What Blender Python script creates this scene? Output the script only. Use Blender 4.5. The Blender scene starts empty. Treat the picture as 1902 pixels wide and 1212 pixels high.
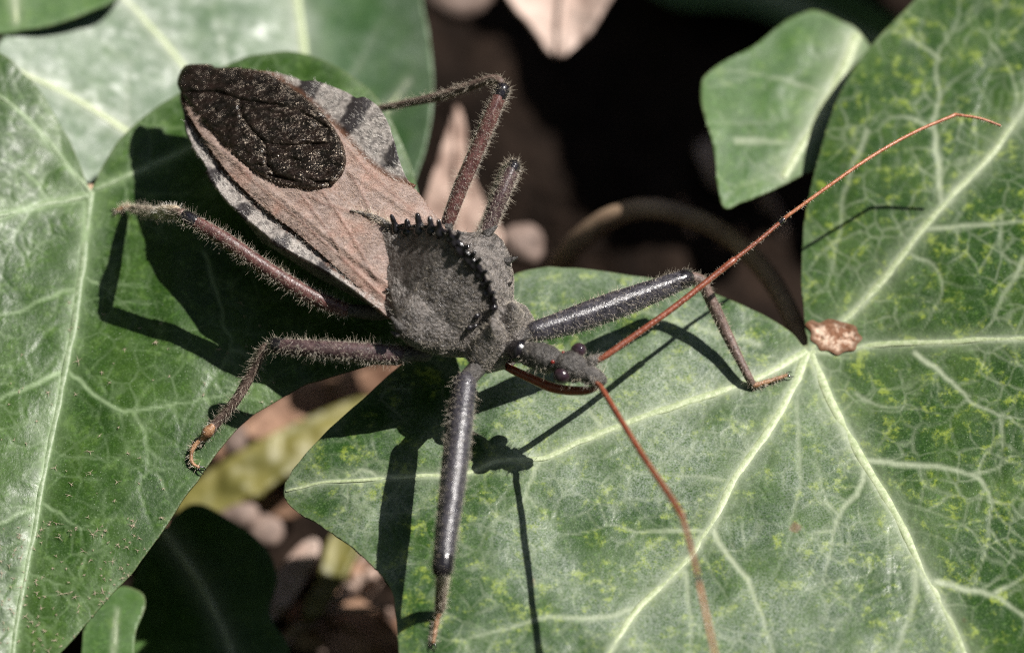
# Wheel bug on ivy leaves.  1 Blender unit = 1 cm (scene unit scale 0.01).
import bpy, math, random
import numpy as np
from mathutils import Vector

sc = bpy.context.scene
sc.unit_settings.system = 'METRIC'
sc.unit_settings.scale_length = 0.01
COL = sc.collection
rad = math.radians

# ------------------------------------------------------------------ camera
ELEV = rad(60.0)            # camera looks down at 60 degrees
DIST = 30.0                 # cm, macro lens
FPX = 9600.0                # focal length in photo pixels (photo 1902 x 1212)
TARGET = np.array([0.0, 0.0, 0.4])
VIEW = np.array([0.0, math.cos(ELEV), -math.sin(ELEV)])
CUP = np.array([0.0, math.sin(ELEV), math.cos(ELEV)])
CPOS = TARGET - VIEW * DIST
cam = bpy.data.cameras.new('camera')
cam_ob = bpy.data.objects.new('camera', cam)
COL.objects.link(cam_ob)
cam_ob.location = CPOS
cam_ob.rotation_euler = (rad(90) - ELEV, 0, 0)
cam.sensor_width = 36.0
cam.lens = 36.0 * FPX / 1902.0
cam.clip_start = 0.5
cam.clip_end = 3000.0
cam.dof.use_dof = True
cam.dof.focus_distance = 29.9
cam.dof.aperture_fstop = cam.lens * 0.001 / 0.90      # 0.9 cm pupil
sc.camera = cam_ob

# ------------------------------------------------------------------ light
SUN = np.array([0.69, 0.34, 1.0]); SUN = SUN / np.linalg.norm(SUN)
sun_el = math.asin(SUN[2]); sun_az = math.atan2(SUN[0], SUN[1])
w = bpy.data.worlds.new('World'); sc.world = w; w.use_nodes = True
nt = w.node_tree; nt.nodes.clear()
sky = nt.nodes.new('ShaderNodeTexSky'); sky.sky_type = 'NISHITA'; sky.sun_disc = False
sky.sun_elevation = sun_el; sky.sun_rotation = sun_az
bg = nt.nodes.new('ShaderNodeBackground'); bg.inputs['Strength'].default_value = 0.05
wo = nt.nodes.new('ShaderNodeOutputWorld')
nt.links.new(sky.outputs[0], bg.inputs[0]); nt.links.new(bg.outputs[0], wo.inputs[0])
sl = bpy.data.lights.new('sun', 'SUN'); sl.energy = 5.0; sl.angle = rad(0.53); sl.color = (1.0, 0.955, 0.90)
so = bpy.data.objects.new('sun', sl); COL.objects.link(so)
so.rotation_euler = Vector(SUN).to_track_quat('Z', 'Y').to_euler()
so.location = Vector(SUN) * 60
sc.view_settings.view_transform = 'Standard'; sc.view_settings.look = 'None'
sc.view_settings.exposure = 0.62; sc.view_settings.gamma = 1.0
sc.view_settings.use_curve_mapping = False
sc.cycles.use_denoising = False
sc.cycles.filter_width = 1.15
sc.cycles.max_bounces = 6
sc.cycles.sample_clamp_indirect = 4.0

rng = np.random.default_rng(7)

# ------------------------------------------------------------------ helpers
def P(u, v, z):
    """Where the sight line of photo pixel (u, v) meets the height z (cm)."""
    u = np.asarray(u, float); v = np.asarray(v, float); z = np.asarray(z, float)
    a = (u - 951.0) / FPX; b = (606.0 - v) / FPX
    d = [a, VIEW[1] + b * CUP[1], VIEW[2] + b * CUP[2]]
    k = (z - CPOS[2]) / d[2]
    return np.stack(np.broadcast_arrays(CPOS[0] + k * d[0], CPOS[1] + k * d[1], z), -1)

def catmull(pts, n=8, closed=False):
    p = np.asarray(pts, float); m = len(p); out = []
    rngi = range(m) if closed else range(m - 1)
    for i in rngi:
        if closed:
            a, b, c, d = p[i - 1], p[i], p[(i + 1) % m], p[(i + 2) % m]
        else:
            b, c = p[i], p[i + 1]; a = p[i - 1] if i else 2 * b - c
            d = p[i + 2] if i + 2 < m else 2 * c - b
        for j in range(n):
            t = j / n
            out.append(0.5 * (2 * b + (c - a) * t + (2 * a - 5 * b + 4 * c - d) * t * t + (3 * b - a - 3 * c + d) * t ** 3))
    if not closed: out.append(p[-1])
    return np.array(out)

def interp(x, xs, ys):
    return np.interp(x, xs, ys)

def vnoise(x, y, seed=0):
    """smooth value noise, numpy."""
    r = np.random.default_rng(seed); tab = r.random((64, 64))
    xi = np.floor(x).astype(int); yi = np.floor(y).astype(int)
    fx = x - xi; fy = y - yi
    fx = fx * fx * (3 - 2 * fx); fy = fy * fy * (3 - 2 * fy)
    g = lambda a, b: tab[a % 64, b % 64]
    return (g(xi, yi) * (1 - fx) + g(xi + 1, yi) * fx) * (1 - fy) + (g(xi, yi + 1) * (1 - fx) + g(xi + 1, yi + 1) * fx) * fy

def link(ob, parent=None):
    COL.objects.link(ob)
    if parent is not None: ob.parent = parent
    return ob

def mesh_ob(name, verts, faces, mat, parent=None, smooth=True, attrs=None):
    me = bpy.data.meshes.new(name)
    verts = np.asarray(verts, float)
    me.from_pydata([tuple(x) for x in verts], [], [tuple(int(i) for i in f) for f in faces])
    if attrs:
        for k, a in attrs.items():
            at = me.attributes.new(k, 'FLOAT', 'POINT'); at.data.foreach_set('value', np.asarray(a, np.float32))
    if smooth: me.polygons.foreach_set('use_smooth', [True] * len(me.polygons))
    me.materials.append(mat); me.update()
    return link(bpy.data.objects.new(name, me), parent)

def quads_ob(name, verts, quads, mat, parent=None, attrs=None):
    """fast path for big quad meshes"""
    verts = np.asarray(verts, np.float32); quads = np.asarray(quads, np.int32)
    me = bpy.data.meshes.new(name)
    me.vertices.add(len(verts)); me.vertices.foreach_set('co', verts.ravel())
    nq = len(quads)
    me.loops.add(nq * 4); me.loops.foreach_set('vertex_index', quads.ravel())
    me.polygons.add(nq); me.polygons.foreach_set('loop_start', np.arange(nq, dtype=np.int32) * 4)
    me.update(calc_edges=True)
    me.polygons.foreach_set('use_smooth', np.ones(nq, bool))
    if attrs:
        for k, a in attrs.items():
            at = me.attributes.new(k, 'FLOAT', 'POINT'); at.data.foreach_set('value', np.asarray(a, np.float32))
    me.materials.append(mat); me.update()
    return link(bpy.data.objects.new(name, me), parent)

def thing(name, label, cat, loc, group=None):
    o = bpy.data.objects.new(name, None); o.empty_display_size = 0.1
    COL.objects.link(o); o['label'] = label; o['category'] = cat
    if group: o['group'] = group
    return o

def part_empty(name, parent):
    o = bpy.data.objects.new(name, None); o.empty_display_size = 0.05
    return link(o, parent)

def inside_poly(poly, U, V):
    x = poly[:, 0]; y = poly[:, 1]; n = len(x)
    ins = np.zeros(U.shape, bool); j = n - 1
    for i in range(n):
        c = ((y[i] > V) != (y[j] > V))
        if y[i] != y[j]:
            c &= U < (x[j] - x[i]) * (V - y[i]) / (y[j] - y[i]) + x[i]
        ins ^= c; j = i
    return ins

def nearest_on(poly, pts):
    """nearest point of the closed outline to each of pts"""
    a = poly; b = np.roll(poly, -1, 0); ab = b - a; L = (ab ** 2).sum(1) + 1e-9
    out = np.empty_like(pts); dist = np.empty(len(pts))
    for k in range(0, len(pts), 4000):
        p = pts[k:k + 4000]
        t = np.clip(((p[:, None] - a) * ab).sum(2) / L, 0, 1)
        q = a + t[..., None] * ab
        d = ((q - p[:, None]) ** 2).sum(2); i = d.argmin(1)
        out[k:k + 4000] = q[np.arange(len(p)), i]; dist[k:k + 4000] = np.sqrt(d[np.arange(len(p)), i])
    return out, dist

def patch(poly, step):
    """fill an outline (photo pixels) with a quad grid whose rim lies on the outline: U, V, quads"""
    poly = np.asarray(poly, float)
    u0, v0 = poly.min(0) - step; u1, v1 = poly.max(0) + step
    us = np.arange(u0, u1 + step, step); vs = np.arange(v0, v1 + step, step)
    U, V = np.meshgrid(us, vs); ins = inside_poly(poly, U, V)
    cell = ins[:-1, :-1] | ins[1:, :-1] | ins[:-1, 1:] | ins[1:, 1:]
    nx = len(us); r, c = np.nonzero(cell)
    q = np.stack([r * nx + c, (r + 1) * nx + c, (r + 1) * nx + c + 1, r * nx + c + 1], 1)
    used = np.unique(q); remap = -np.ones(U.size, int); remap[used] = np.arange(len(used))
    q = remap[q]
    pts = np.stack([U.ravel()[used], V.ravel()[used]], 1)
    out = ~ins.ravel()[used]
    pr, _ = nearest_on(poly, pts[out]); pts[out] = pr
    return pts[:, 0], pts[:, 1], q

def edge_distance(poly, U, V, cap):
    d = np.full(len(U), cap)
    p = np.stack([U, V], 1)
    dense = poly
    for k in range(0, len(p), 3000):
        q = p[k:k + 3000]
        dd = np.sqrt(((q[:, None] - dense) ** 2).sum(2)).min(1)
        d[k:k + 3000] = np.minimum(cap, dd)
    return d

def polyline_field(lines, U, V, fade=0.0):
    """lines: [(pts, w0, w1, strength)] -> 0..1 closeness to the nearest line"""
    f = np.zeros(len(U))
    for pts, w0, w1, st in lines:
        pts = np.asarray(pts, float); n = len(pts) - 1
        for i in range(n):
            a, b = pts[i], pts[i + 1]
            wa = w0 + (w1 - w0) * i / n; wb = w0 + (w1 - w0) * (i + 1) / n; R = 2.6 * max(wa, wb)
            m = (U > min(a[0], b[0]) - R) & (U < max(a[0], b[0]) + R) & (V > min(a[1], b[1]) - R) & (V < max(a[1], b[1]) + R)
            if not m.any(): continue
            ab = b - a; t = np.clip(((U[m] - a[0]) * ab[0] + (V[m] - a[1]) * ab[1]) / (ab @ ab + 1e-9), 0, 1)
            d = np.hypot(U[m] - a[0] - t * ab[0], V[m] - a[1] - t * ab[1])
            ww = wa + (wb - wa) * t
            f[m] = np.maximum(f[m], st * (1 - fade * (i + t) / n) * np.exp(-(d / ww) ** 2))
    return f

def frames(p):
    p = np.asarray(p, float); n = len(p)
    T = np.gradient(p, axis=0); T /= np.linalg.norm(T, axis=1)[:, None] + 1e-12
    up = np.array([0, 0, 1.0])
    if abs(T[0] @ up) > 0.95: up = np.array([0, 1.0, 0])
    N = np.zeros_like(p); N[0] = up - T[0] * (up @ T[0]); N[0] /= np.linalg.norm(N[0])
    for i in range(1, n):
        x = N[i - 1] - T[i] * (N[i - 1] @ T[i]); N[i] = x / (np.linalg.norm(x) + 1e-12)
    return T, N, np.cross(T, N)

def tube(p, r, seg=14, flat=1.0, groove=0.0, wob=0.0, seed=0):
    """swept tube with rounded ends -> verts, faces"""
    p = np.asarray(p, float); r = np.broadcast_to(np.asarray(r, float), (len(p),)).copy()
    # end caps: shrinking rings
    d0 = p[0] - p[1]; d0 /= np.linalg.norm(d0); d1 = p[-1] - p[-2]; d1 /= np.linalg.norm(d1)
    P0 = [p[0] + d0 * r[0] * 0.9, p[0] + d0 * r[0] * 0.55]; R0 = [r[0] * 0.12, r[0] * 0.8]
    P1 = [p[-1] + d1 * r[-1] * 0.55, p[-1] + d1 * r[-1] * 0.9]; R1 = [r[-1] * 0.8, r[-1] * 0.12]
    p = np.vstack([P0, p, P1]); r = np.concatenate([R0, r, R1])
    T, N, B = frames(p); a = np.linspace(0, 2 * np.pi, seg, endpoint=False)
    g = 1 - groove * np.exp(-((np.abs(((a - 0.9 + np.pi) % (2 * np.pi)) - np.pi)) / 0.3) ** 2)
    rr = r[:, None] * g[None]
    if wob:
        q = np.random.default_rng(seed); rr = rr * (1 + wob * q.standard_normal(rr.shape))
    v = p[:, None] + rr[..., None] * (np.cos(a)[None, :, None] * N[:, None] + flat * np.sin(a)[None, :, None] * B[:, None])
    n = len(p); f = []
    for i in range(n - 1):
        for j in range(seg):
            k = (j + 1) % seg
            f.append((i * seg + j, i * seg + k, (i + 1) * seg + k, (i + 1) * seg + j))
    f.append(tuple(range(seg - 1, -1, -1))); f.append(tuple((n - 1) * seg + j for j in range(seg)))
    return v.reshape(-1, 3), f

def resample(p, n):
    p = np.asarray(p, float); d = np.concatenate([[0], np.cumsum(np.linalg.norm(np.diff(p, axis=0), axis=1))])
    t = np.linspace(0, d[-1], n)
    return np.stack([np.interp(t, d, p[:, i]) for i in range(p.shape[1])], 1)

def hair_ob(name, roots, tips, radius, mat, parent, bend=0.0, seed=1, npt=4):
    """fine hairs as one curves object"""
    n = len(roots); r = np.random.default_rng(seed)
    t = np.linspace(0, 1, npt)[None, :, None]
    L = np.linalg.norm(tips - roots, axis=1)[:, None]
    side = r.standard_normal((n, 3)); side *= (bend * L) / (np.linalg.norm(side, axis=1)[:, None] + 1e-9)
    pos = roots[:, None] + (tips - roots)[:, None] * t + side[:, None] * (t * (1 - t) * 2 + t * t)
    cu = bpy.data.hair_curves.new(name); cu.add_curves([npt] * n)
    cu.attributes['position'].data.foreach_set('vector', pos.astype(np.float32).ravel())
    ra = cu.attributes.get('radius') or cu.attributes.new('radius', 'FLOAT', 'POINT')
    prof = np.linspace(1, 0.25, npt)[None] * np.broadcast_to(np.asarray(radius, float), (n,))[:, None]
    ra.data.foreach_set('value', prof.astype(np.float32).ravel())
    cu.materials.append(mat)
    o = link(bpy.data.objects.new(name, cu), parent); o['kind'] = 'stuff'
    return o

def sample_mesh(ob, n, seed=0, keep=None):
    """random points and normals on a mesh (all meshes here live in world coordinates)"""
    me = ob.data; me.calc_loop_triangles()
    nv = len(me.vertices); co = np.empty(nv * 3, np.float32); me.vertices.foreach_get('co', co); co = co.reshape(-1, 3).astype(float)
    nt_ = len(me.loop_triangles); tr = np.empty(nt_ * 3, np.int32); me.loop_triangles.foreach_get('vertices', tr); tr = tr.reshape(-1, 3)
    a, b, c = co[tr[:, 0]], co[tr[:, 1]], co[tr[:, 2]]
    nn = np.cross(b - a, c - a); A = np.linalg.norm(nn, axis=1); nn /= A[:, None] + 1e-15
    if keep is not None: A = A * keep((a + b + c) / 3, nn)
    r = np.random.default_rng(seed); i = r.choice(nt_, n, p=A / A.sum())
    x = r.random(n); y = r.random(n); m = x + y > 1; x[m] = 1 - x[m]; y[m] = 1 - y[m]
    return a[i] + (b - a)[i] * x[:, None] + (c - a)[i] * y[:, None], nn[i]

def fur(name, ob, n, length, lean, leanamt, radius, mat, parent, seed=0, keep=None, jitter=0.35, bend=0.15):
    p, nn = sample_mesh(ob, n, seed, keep)
    r = np.random.default_rng(seed + 99)
    d = nn * (1 - leanamt) + np.asarray(lean) * leanamt + jitter * r.standard_normal((n, 3))
    d /= np.linalg.norm(d, axis=1)[:, None]
    L = length * (0.35 + 1.05 * r.random(n) ** 1.6)[:, None]
    return hair_ob(name, p - d * 0.004, p + d * L, radius * (0.7 + 0.6 * r.random(n)), mat, parent, bend, seed + 5)

# ------------------------------------------------------------------ materials
class M:
    """tiny node builder"""
    def __init__(self, name):
        self.m = bpy.data.materials.new(name); self.m.use_nodes = True
        self.t = self.m.node_tree; self.t.nodes.clear()
        self.out = self.t.nodes.new('ShaderNodeOutputMaterial')
        self.bs = self.t.nodes.new('ShaderNodeBsdfPrincipled')
        self.t.links.new(self.bs.outputs[0], self.out.inputs[0])
        self._c = None
    def new(self, k): return self.t.nodes.new(k)
    def set(self, sock, val):
        if isinstance(val, bpy.types.NodeSocket): self.t.links.new(val, sock)
        else:
            if hasattr(sock.default_value, '__len__') and not hasattr(val, '__len__'): val = (val, val, val, 1)
            elif hasattr(val, '__len__') and len(val) == 3 and sock.type == 'RGBA': val = tuple(val) + (1,)
            sock.default_value = val
    def coord(self):
        if self._c is None: self._c = self.new('ShaderNodeTexCoord').outputs['Object']
        return self._c
    def scaled(self, s, rot=(0, 0, 0)):
        n = self.new('ShaderNodeMapping'); n.inputs['Scale'].default_value = s; n.inputs['Rotation'].default_value = rot
        self.t.links.new(self.coord(), n.inputs[0]); return n.outputs[0]
    def noise(self, scale, detail=3.0, rough=0.55, vec=None, dist=0.0):
        n = self.new('ShaderNodeTexNoise'); n.inputs['Scale'].default_value = scale
        n.inputs['Detail'].default_value = detail; n.inputs['Roughness'].default_value = rough; n.inputs['Distortion'].default_value = dist
        self.t.links.new(vec or self.coord(), n.inputs['Vector']); return n.outputs['Fac']
    def voro(self, scale, feature='F1', out='Distance', vec=None, rnd=1.0):
        n = self.new('ShaderNodeTexVoronoi'); n.feature = feature; n.inputs['Scale'].default_value = scale
        n.inputs['Randomness'].default_value = rnd
        self.t.links.new(vec or self.coord(), n.inputs['Vector']); return n.outputs[out]
    def attr(self, name):
        n = self.new('ShaderNodeAttribute'); n.attribute_name = name; return n.outputs['Fac']
    def ramp(self, fac, a, b, lo=0.0, hi=1.0):
        n = self.new('ShaderNodeMapRange'); n.inputs['From Min'].default_value = a; n.inputs['From Max'].default_value = b
        n.inputs['To Min'].default_value = lo; n.inputs['To Max'].default_value = hi; n.interpolation_type = 'SMOOTHSTEP'
        self.t.links.new(fac, n.inputs['Value']); return n.outputs[0]
    def math(self, op, a, b=None):
        n = self.new('ShaderNodeMath'); n.operation = op; self.set(n.inputs[0], a)
        if b is not None: self.set(n.inputs[1], b)
        return n.outputs[0]
    def mix(self, fac, a, b):
        n = self.new('ShaderNodeMix'); n.data_type = 'RGBA'
        self.set(n.inputs['Factor'], fac); self.set(n.inputs[6], a); self.set(n.inputs[7], b); return n.outputs[2]
    def bump(self, h, strength, dist, normal=None):
        n = self.new('ShaderNodeBump'); n.inputs['Strength'].default_value = strength; n.inputs['Distance'].default_value = dist
        self.t.links.new(h, n.inputs['Height'])
        if normal is not None: self.t.links.new(normal, n.inputs['Normal'])
        return n.outputs[0]
    def p(self, **k):
        for a, v in k.items():
            self.set(self.bs.inputs[a.replace('_', ' ')], v)
        return self
    def translucent(self, col, fac):
        tr = self.new('ShaderNodeBsdfTranslucent'); self.set(tr.inputs[0], col)
        mx = self.new('ShaderNodeMixShader'); self.set(mx.inputs[0], fac)
        self.t.links.new(self.bs.outputs[0], mx.inputs[1]); self.t.links.new(tr.outputs[0], mx.inputs[2])
        self.t.links.new(mx.outputs[0], self.out.inputs[0])

def leaf_mat(name, dark, mid, light, veincol, speck=0.5, spots=0.0, rough=0.42, painted_sheen=0.0, spec=0.5, scars=0.0, net=0.3, relief=0.45):
    m = M(name)
    big = m.noise(1.6, 3); fine = m.noise(9, 4, 0.65); vfine = m.noise(38, 3, 0.6)
    c = m.mix(m.ramp(m.math('ADD', m.math('MULTIPLY', big, 0.55), m.math('MULTIPLY', m.noise(4.5, 4, 0.6), 0.45)), 0.40, 0.62), dark, mid)
    c = m.mix(m.math('MULTIPLY', m.math('MULTIPLY', m.ramp(fine, 0.50, 0.66), m.ramp(m.noise(24, 3, 0.6), 0.40, 0.60)), speck), c, light)           # yellow-green flecks
    c = m.mix(m.math('MULTIPLY', m.ramp(vfine, 0.52, 0.76), 0.5), c, [min(1, x * 2.0) for x in mid])
    c = m.mix(m.math('MULTIPLY', m.ramp(m.noise(95, 2, 0.6), 0.52, 0.70), 0.40), c, [x * 1.6 + 0.06 for x in mid])
    c = m.mix(m.math('MULTIPLY', m.ramp(m.noise(80, 2, 0.6, vec=m.scaled((1, 1, 1), (0, 0, 1))), 0.55, 0.72), 0.45), c, [x * 0.5 for x in dark])
    c = m.mix(m.math('MULTIPLY', m.ramp(m.noise(30, 2), 0.58, 0.75), 0.35), c, [x * 0.6 for x in dark])
    if painted_sheen:  # whitish sun sheen painted into the leaf colour, broken up by noise
        c = m.mix(m.math('MULTIPLY', m.math('MULTIPLY', m.ramp(m.noise(1.5, 4, 0.6), 0.35, 0.65), m.ramp(m.noise(85, 3, 0.65), 0.25, 0.72)), m.math('MULTIPLY', m.attr('sheen_mask'), painted_sheen)), c, (0.42, 0.46, 0.42))
    # reticulate fine veins
    wv = m.new('ShaderNodeVectorMath'); wv.operation = 'ADD'
    nz = m.new('ShaderNodeTexNoise'); nz.inputs['Scale'].default_value = 5; m.t.links.new(m.coord(), nz.inputs['Vector'])
    sc_ = m.new('ShaderNodeVectorMath'); sc_.operation = 'SCALE'; sc_.inputs['Scale'].default_value = 0.10
    m.t.links.new(nz.outputs['Color'], sc_.inputs[0]); m.t.links.new(m.coord(), wv.inputs[0]); m.t.links.new(sc_.outputs[0], wv.inputs[1])
    ret = m.ramp(m.voro(6.5, 'DISTANCE_TO_EDGE', 'Distance', wv.outputs[0]), 0.0, 0.10, 1.0, 0.0)
    ret = m.math('MULTIPLY', ret, m.ramp(m.noise(3.0, 2), 0.35, 0.65))
    c = m.mix(m.math('MULTIPLY', ret, net), c, veincol)
    vein = m.attr('vein')
    vb = m.math('MULTIPLY', vein, m.ramp(m.noise(26, 3), 0.2, 0.6, 0.72, 1.0))
    c = m.mix(vb, c, veincol)
    c = m.mix(m.ramp(m.attr('rim'), 0.0, 1.0, 0.45, 0.0), c, [x * 1.1 + 0.05 for x in mid])
    c = m.mix(m.ramp(m.attr('rim'), 0.0, 0.25, 0.35, 0.0), c, (0.22, 0.2, 0.11))
    # tiny pale specks
    dots = m.ramp(m.voro(42, 'F1'), 0.05, 0.16, 1.0, 0.0)
    dots = m.math('MULTIPLY', dots, m.ramp(m.noise(6, 2), 0.46, 0.62))
    c = m.mix(m.math('MULTIPLY', dots, 0.55), c, (0.42, 0.48, 0.36))
    if spots:
        sp = m.ramp(m.math('ADD', m.voro(2.1, 'F1', vec=wv.outputs[0]), m.math('MULTIPLY', m.math('SUBTRACT', m.noise(22, 3), .5), .10)), 0.05, 0.11, 1.0, 0.0)
        sp = m.math('MULTIPLY', sp, m.ramp(m.noise(1.3, 1), 0.42, 0.55))
        c = m.mix(m.math('MULTIPLY', sp, spots), c, (0.20, 0.095, 0.07))
    if scars:
        d1 = m.ramp(m.voro(7.0, 'F1', vec=m.scaled((1, 1, 1))), 0.10, 0.26, 1.0, 0.0)
        fil = m.ramp(m.noise(58, 2, 0.6, dist=1.2), 0.50, 0.60)
        c = m.mix(m.math('MULTIPLY', m.math('MULTIPLY', d1, fil), scars), c, (0.42, 0.36, 0.28))
    h = m.math('ADD', m.math('MULTIPLY', m.noise(34, 4, 0.6), 0.6), m.math('MULTIPLY', m.noise(9, 2), 0.5))
    h = m.math('ADD', h, m.math('MULTIPLY', ret, -0.5 * net))
    nrm = m.bump(h, relief, 0.012)
    m.p(Base_Color=c, Roughness=m.ramp(m.noise(14, 3), 0.3, 0.7, rough - 0.08, rough + 0.12), Normal=nrm, Specular_IOR_Level=spec)
    m.translucent(m.mix(0.5, c, (0.25, 0.42, 0.03)), 0.12)
    return m.m

def simple_mat(name, a, b, scale=12, rough=0.6, bump=0.3, bd=0.01, spec=0.4, detail=4):
    m = M(name); n = m.noise(scale, detail, 0.62)
    c = m.mix(m.ramp(n, 0.3, 0.7), a, b)
    m.p(Base_Color=c, Roughness=rough, Specular_IOR_Level=spec, Normal=m.bump(m.noise(scale * 2.3, 4, 0.6), bump, bd))
    return m.m

VEIN_A = (0.40, 0.45, 0.31)
MAT = {}
MAT['leaf_a'] = leaf_mat('ivy_leaf_mottled', (0.017, 0.052, 0.006), (0.048, 0.096, 0.017), (0.24, 0.31, 0.04), VEIN_A, speck=0.8, spots=0.8, rough=0.38, net=0.22, painted_sheen=0.46, spec=0.3)
MAT['leaf_b'] = leaf_mat('ivy_leaf_deep', (0.018, 0.050, 0.006), (0.038, 0.082, 0.013), (0.13, 0.22, 0.05), (0.30, 0.40, 0.22), speck=0.35, rough=0.40, net=0.16, spec=0.27)
MAT['leaf_c'] = leaf_mat('ivy_leaf_painted_sheen', (0.030, 0.078, 0.022), (0.05, 0.105, 0.034), (0.12, 0.2, 0.05), (0.34, 0.37, 0.29), speck=0.15, rough=0.46, painted_sheen=0.35, net=0.0, relief=0.15)
MAT['leaf_d'] = leaf_mat('ivy_leaf_plain', (0.03, 0.08, 0.012), (0.055, 0.12, 0.022), (0.16, 0.25, 0.04), (0.46, 0.50, 0.36), speck=0.3, rough=0.42, painted_sheen=0.1, net=0.0, spec=0.28, relief=0.2)
MAT['vein'] = simple_mat('leaf_vein', (0.26, 0.32, 0.16), (0.42, 0.47, 0.30), 30, 0.45, 0.35, 0.008)
MAT['vein_b'] = simple_mat('leaf_vein_deep', (0.12, 0.18, 0.08), (0.25, 0.31, 0.19), 30, 0.45, 0.35, 0.008)
MAT['petiole'] = simple_mat('petiole_brown', (0.27, 0.18, 0.12), (0.42, 0.30, 0.20), 6, 0.55)
MAT['stem'] = simple_mat('stem_green', (0.10, 0.12, 0.03), (0.17, 0.19, 0.05), 6, 0.5)
MAT['scar'] = simple_mat('dry_scar', (0.16, 0.075, 0.035), (0.55, 0.40, 0.30), 9, 0.8, 0.6, 0.02)
MAT['scar_rim'] = simple_mat('dry_scar_rim', (0.10, 0.05, 0.02), (0.25, 0.13, 0.05), 14, 0.7, 0.6, 0.02)
MAT['dead_tan'] = simple_mat('dead_leaf_tan', (0.20, 0.13, 0.10), (0.40, 0.29, 0.235), 4.5, 0.75, 0.5, 0.03)
MAT['dead_pale'] = simple_mat('dead_leaf_pale', (0.30, 0.21, 0.17), (0.52, 0.41, 0.35), 3.5, 0.75, 0.5, 0.03)
MAT['dead_orange'] = simple_mat('dead_leaf_orange', (0.12, 0.06, 0.035), (0.33, 0.20, 0.13), 4.5, 0.75, 0.5, 0.03)
MAT['straw'] = simple_mat('yellowing_blade', (0.10, 0.095, 0.022), (0.19, 0.17, 0.05), 4, 0.5, 0.3, 0.02)
MAT['stone'] = simple_mat('pebble_stone', (0.09, 0.062, 0.05), (0.24, 0.175, 0.145), 6, 0.7, 0.5, 0.03)
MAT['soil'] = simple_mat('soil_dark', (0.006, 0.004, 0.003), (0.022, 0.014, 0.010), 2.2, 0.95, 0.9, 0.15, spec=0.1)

# ------------------------------------------------------------------ ground
def ground():
    n = 90; xs = np.concatenate([np.linspace(-900, -9, 12)[:-1], np.linspace(-9, 9, n), np.linspace(9, 900, 12)[1:]])
    X, Y = np.meshgrid(xs, xs); m = (np.abs(X) < 10) & (np.abs(Y) < 10)
    Z = -3.3 + m * (0.5 * vnoise(X * 0.9 + 50, Y * 0.9 + 50, 3) + 0.25 * vnoise(X * 2.7 + 90, Y * 2.7 + 90, 4))
    k = len(xs); r, c = np.meshgrid(np.arange(k - 1), np.arange(k - 1), indexing='ij'); r = r.ravel(); c = c.ravel()
    q = np.stack([r * k + c, r * k + c + 1, (r + 1) * k + c + 1, (r + 1) * k + c], 1)
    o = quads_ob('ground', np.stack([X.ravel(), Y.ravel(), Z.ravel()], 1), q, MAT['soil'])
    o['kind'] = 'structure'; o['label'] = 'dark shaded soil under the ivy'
ground()

# ------------------------------------------------------------------ leaves
def wiggle(pts, n=6, amp=3.0, seed=0):
    c = catmull(pts, n); r = np.random.default_rng(seed); k = r.standard_normal(c.shape) * amp; k[0] = 0; k[-1] = 0
    k = (k + np.roll(k, 1, 0)) / 2
    return c + k

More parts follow.
